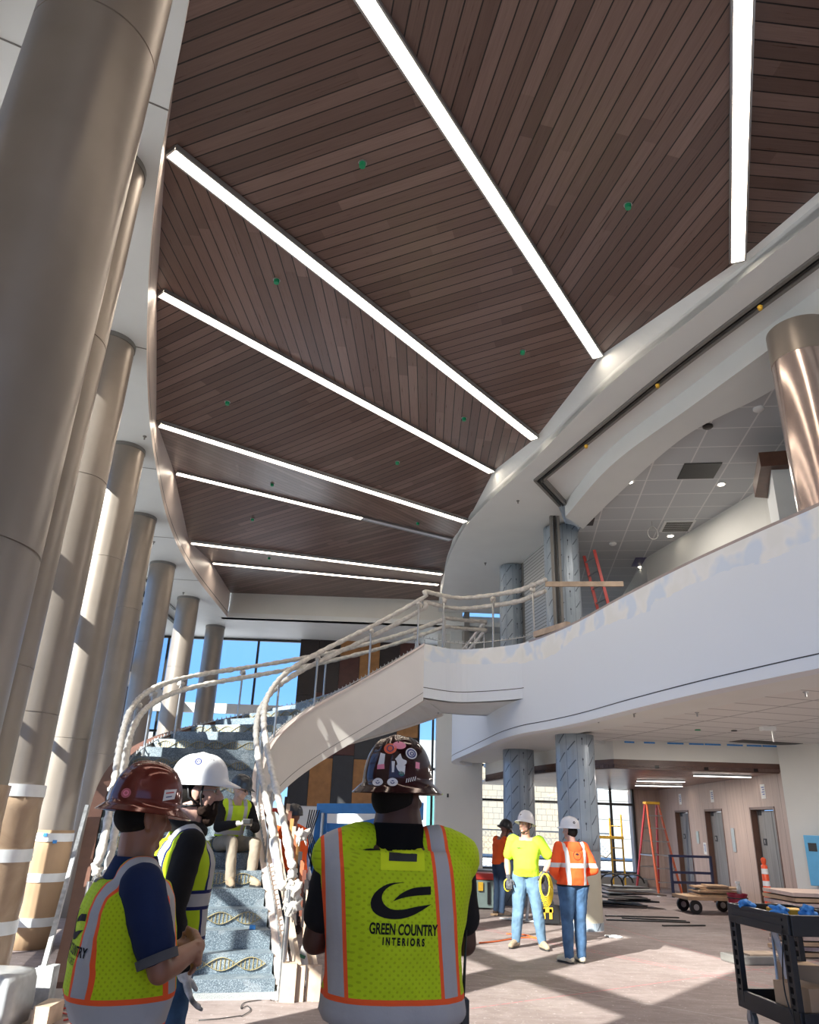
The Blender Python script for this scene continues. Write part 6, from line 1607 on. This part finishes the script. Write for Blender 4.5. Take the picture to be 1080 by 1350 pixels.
# ---------- man sitting on the stairs
s = .95
zs = RH*7; sx, sy = -2.12, 10.14
J = dict(pelvis=(0, 0, .10), chest=(0, .12, .46), neck=(0, .17, .60), head=(0, .25, .76), shL=(-.19, .14, .56), shR=(.19, .14, .56), elL=(-.26, .28, .30), elR=(.26, .30, .30), wrL=(-.07, .5, .34), wrR=(.10, .5, .35),
         hpL=(-.1, .04, .10), hpR=(.1, .04, .10), knL=(-.2, .46, .12), knR=(.13, .48, .14), anL=(-.14, .56, -RH*2/.95+.087), anR=(.14, .58, -RH*2/.95+.087), ftL=(-.17, .74, 0), ftR=(.18, .76, 0))
t, body, shirt, T, P, M, spine, X = build_person('man sitting on the stairs in khaki trousers, lime vest and dark hard hat, looking down', (sx, sy, zs), math.radians(-146), s, J, skin('pale_skin', (.5, .32, .26)), m_blackc, m_khaki, m_boot, headpitch=-.25, headyaw=math.radians(46), seed=20, top_kind='long', voxel=.009, bake_vox=.013, gloves=plain('pale_glove', (.5, .47, .42), .8), handcfg={'L': {'n': V(0, 0, 1), 'd': V(.5, .8, 0)}, 'R': {'n': V(0, 0, 1), 'd': V(-.5, .8, 0)}})
vm = vest_mesh(J, s, spine, X, inf=.034, lo=.2, seed=5); mlink('safety_vest', vm, hivis('lime_vest_small', (.5, .68, .03), 1, (-.1, .1), 0, ((.2, .25),), sw=.025, mesh=False), t)
hat, hme, Hh = helmet(t, T, s, (.03, .03, .03), 'cap', mat=plain('charcoal_hat', (.05, .055, .06), .2, .3), name='hard_hat')
glasses(t, P, s, True); eyes(t, P, M, s)
q = MB(); c = t.matrix_basis @ V(0, .58, .36)*1; q.box((0, 0, 0), (.09, .16, .06)); q.box((0, .05, -.05), (.05, .05, .08)); o = q.build('power_tool', m_black, bevel=.01); o.location = c; tag(o, 'small black tool held by the man sitting on the stairs', 'tool')
# ================================================================ light
w = bpy.data.worlds.new('sky'); scene.world = w; w.use_nodes = True; nt = w.node_tree
bg = nt.nodes['Background']; tc = nt.nodes.new('ShaderNodeTexCoord'); sp = nt.nodes.new('ShaderNodeSeparateXYZ'); nt.links.new(tc.outputs['Generated'], sp.inputs[0])
rp = nt.nodes.new('ShaderNodeValToRGB'); e = rp.color_ramp.elements
e[0].position = 0.0; e[0].color = (.52, .55, .56, 1); e[1].position = .02; e[1].color = (.26, .52, .95, 1)
for p_, c_ in ((.15, (.15, .37, .83)), (.35, (.18, .38, .80)), (1.0, (.3, .45, .7))):
    q = e.new(p_); q.color = (*c_, 1)
nt.links.new(sp.outputs[2], rp.inputs[0]); nt.links.new(rp.outputs[0], bg.inputs[0]); bg.inputs[1].default_value = 1.35
sun = bpy.data.lights.new('sun', 'SUN'); sun.energy = 12.0; sun.angle = math.radians(.6); sun.color = (1.0, .97, .9)
so = bpy.data.objects.new('sun', sun); COL.objects.link(so)
SAZ, SEL = math.radians(39), math.radians(30)
sd = V(math.sin(SAZ)*math.cos(SEL), math.cos(SAZ)*math.cos(SEL), -math.sin(SEL))
so.rotation_euler = sd.to_track_quat('-Z', 'Y').to_euler()
# lamps of the place: recessed downlights of the lower and upper ceilings
def lamp(x, y, z, e, size=.3, c=(1, .93, .85)):
    l = bpy.data.lights.new('downlight', 'AREA'); l.energy = e; l.size = size; l.color = c; l.shape = 'DISK'
    o = bpy.data.objects.new('downlight', l); COL.objects.link(o); o.location = (x, y, z); return o
for x, y, z, e_ in ((5.2, 9, 3.2, 60), (5.5, 13, 3.2, 60), (6.0, 18, 2.7, 50), (5.5, 22, 2.7, 60), (4.4, 11.8, 7.2, 30), (4.9, 13.0, 7.2, 15)): lamp(x, y, z, e_)
scene.view_settings.view_transform = 'Standard'; scene.view_settings.look = 'None'; scene.view_settings.exposure = 0.5; scene.view_settings.gamma = 1.0
scene.view_settings.use_curve_mapping = False
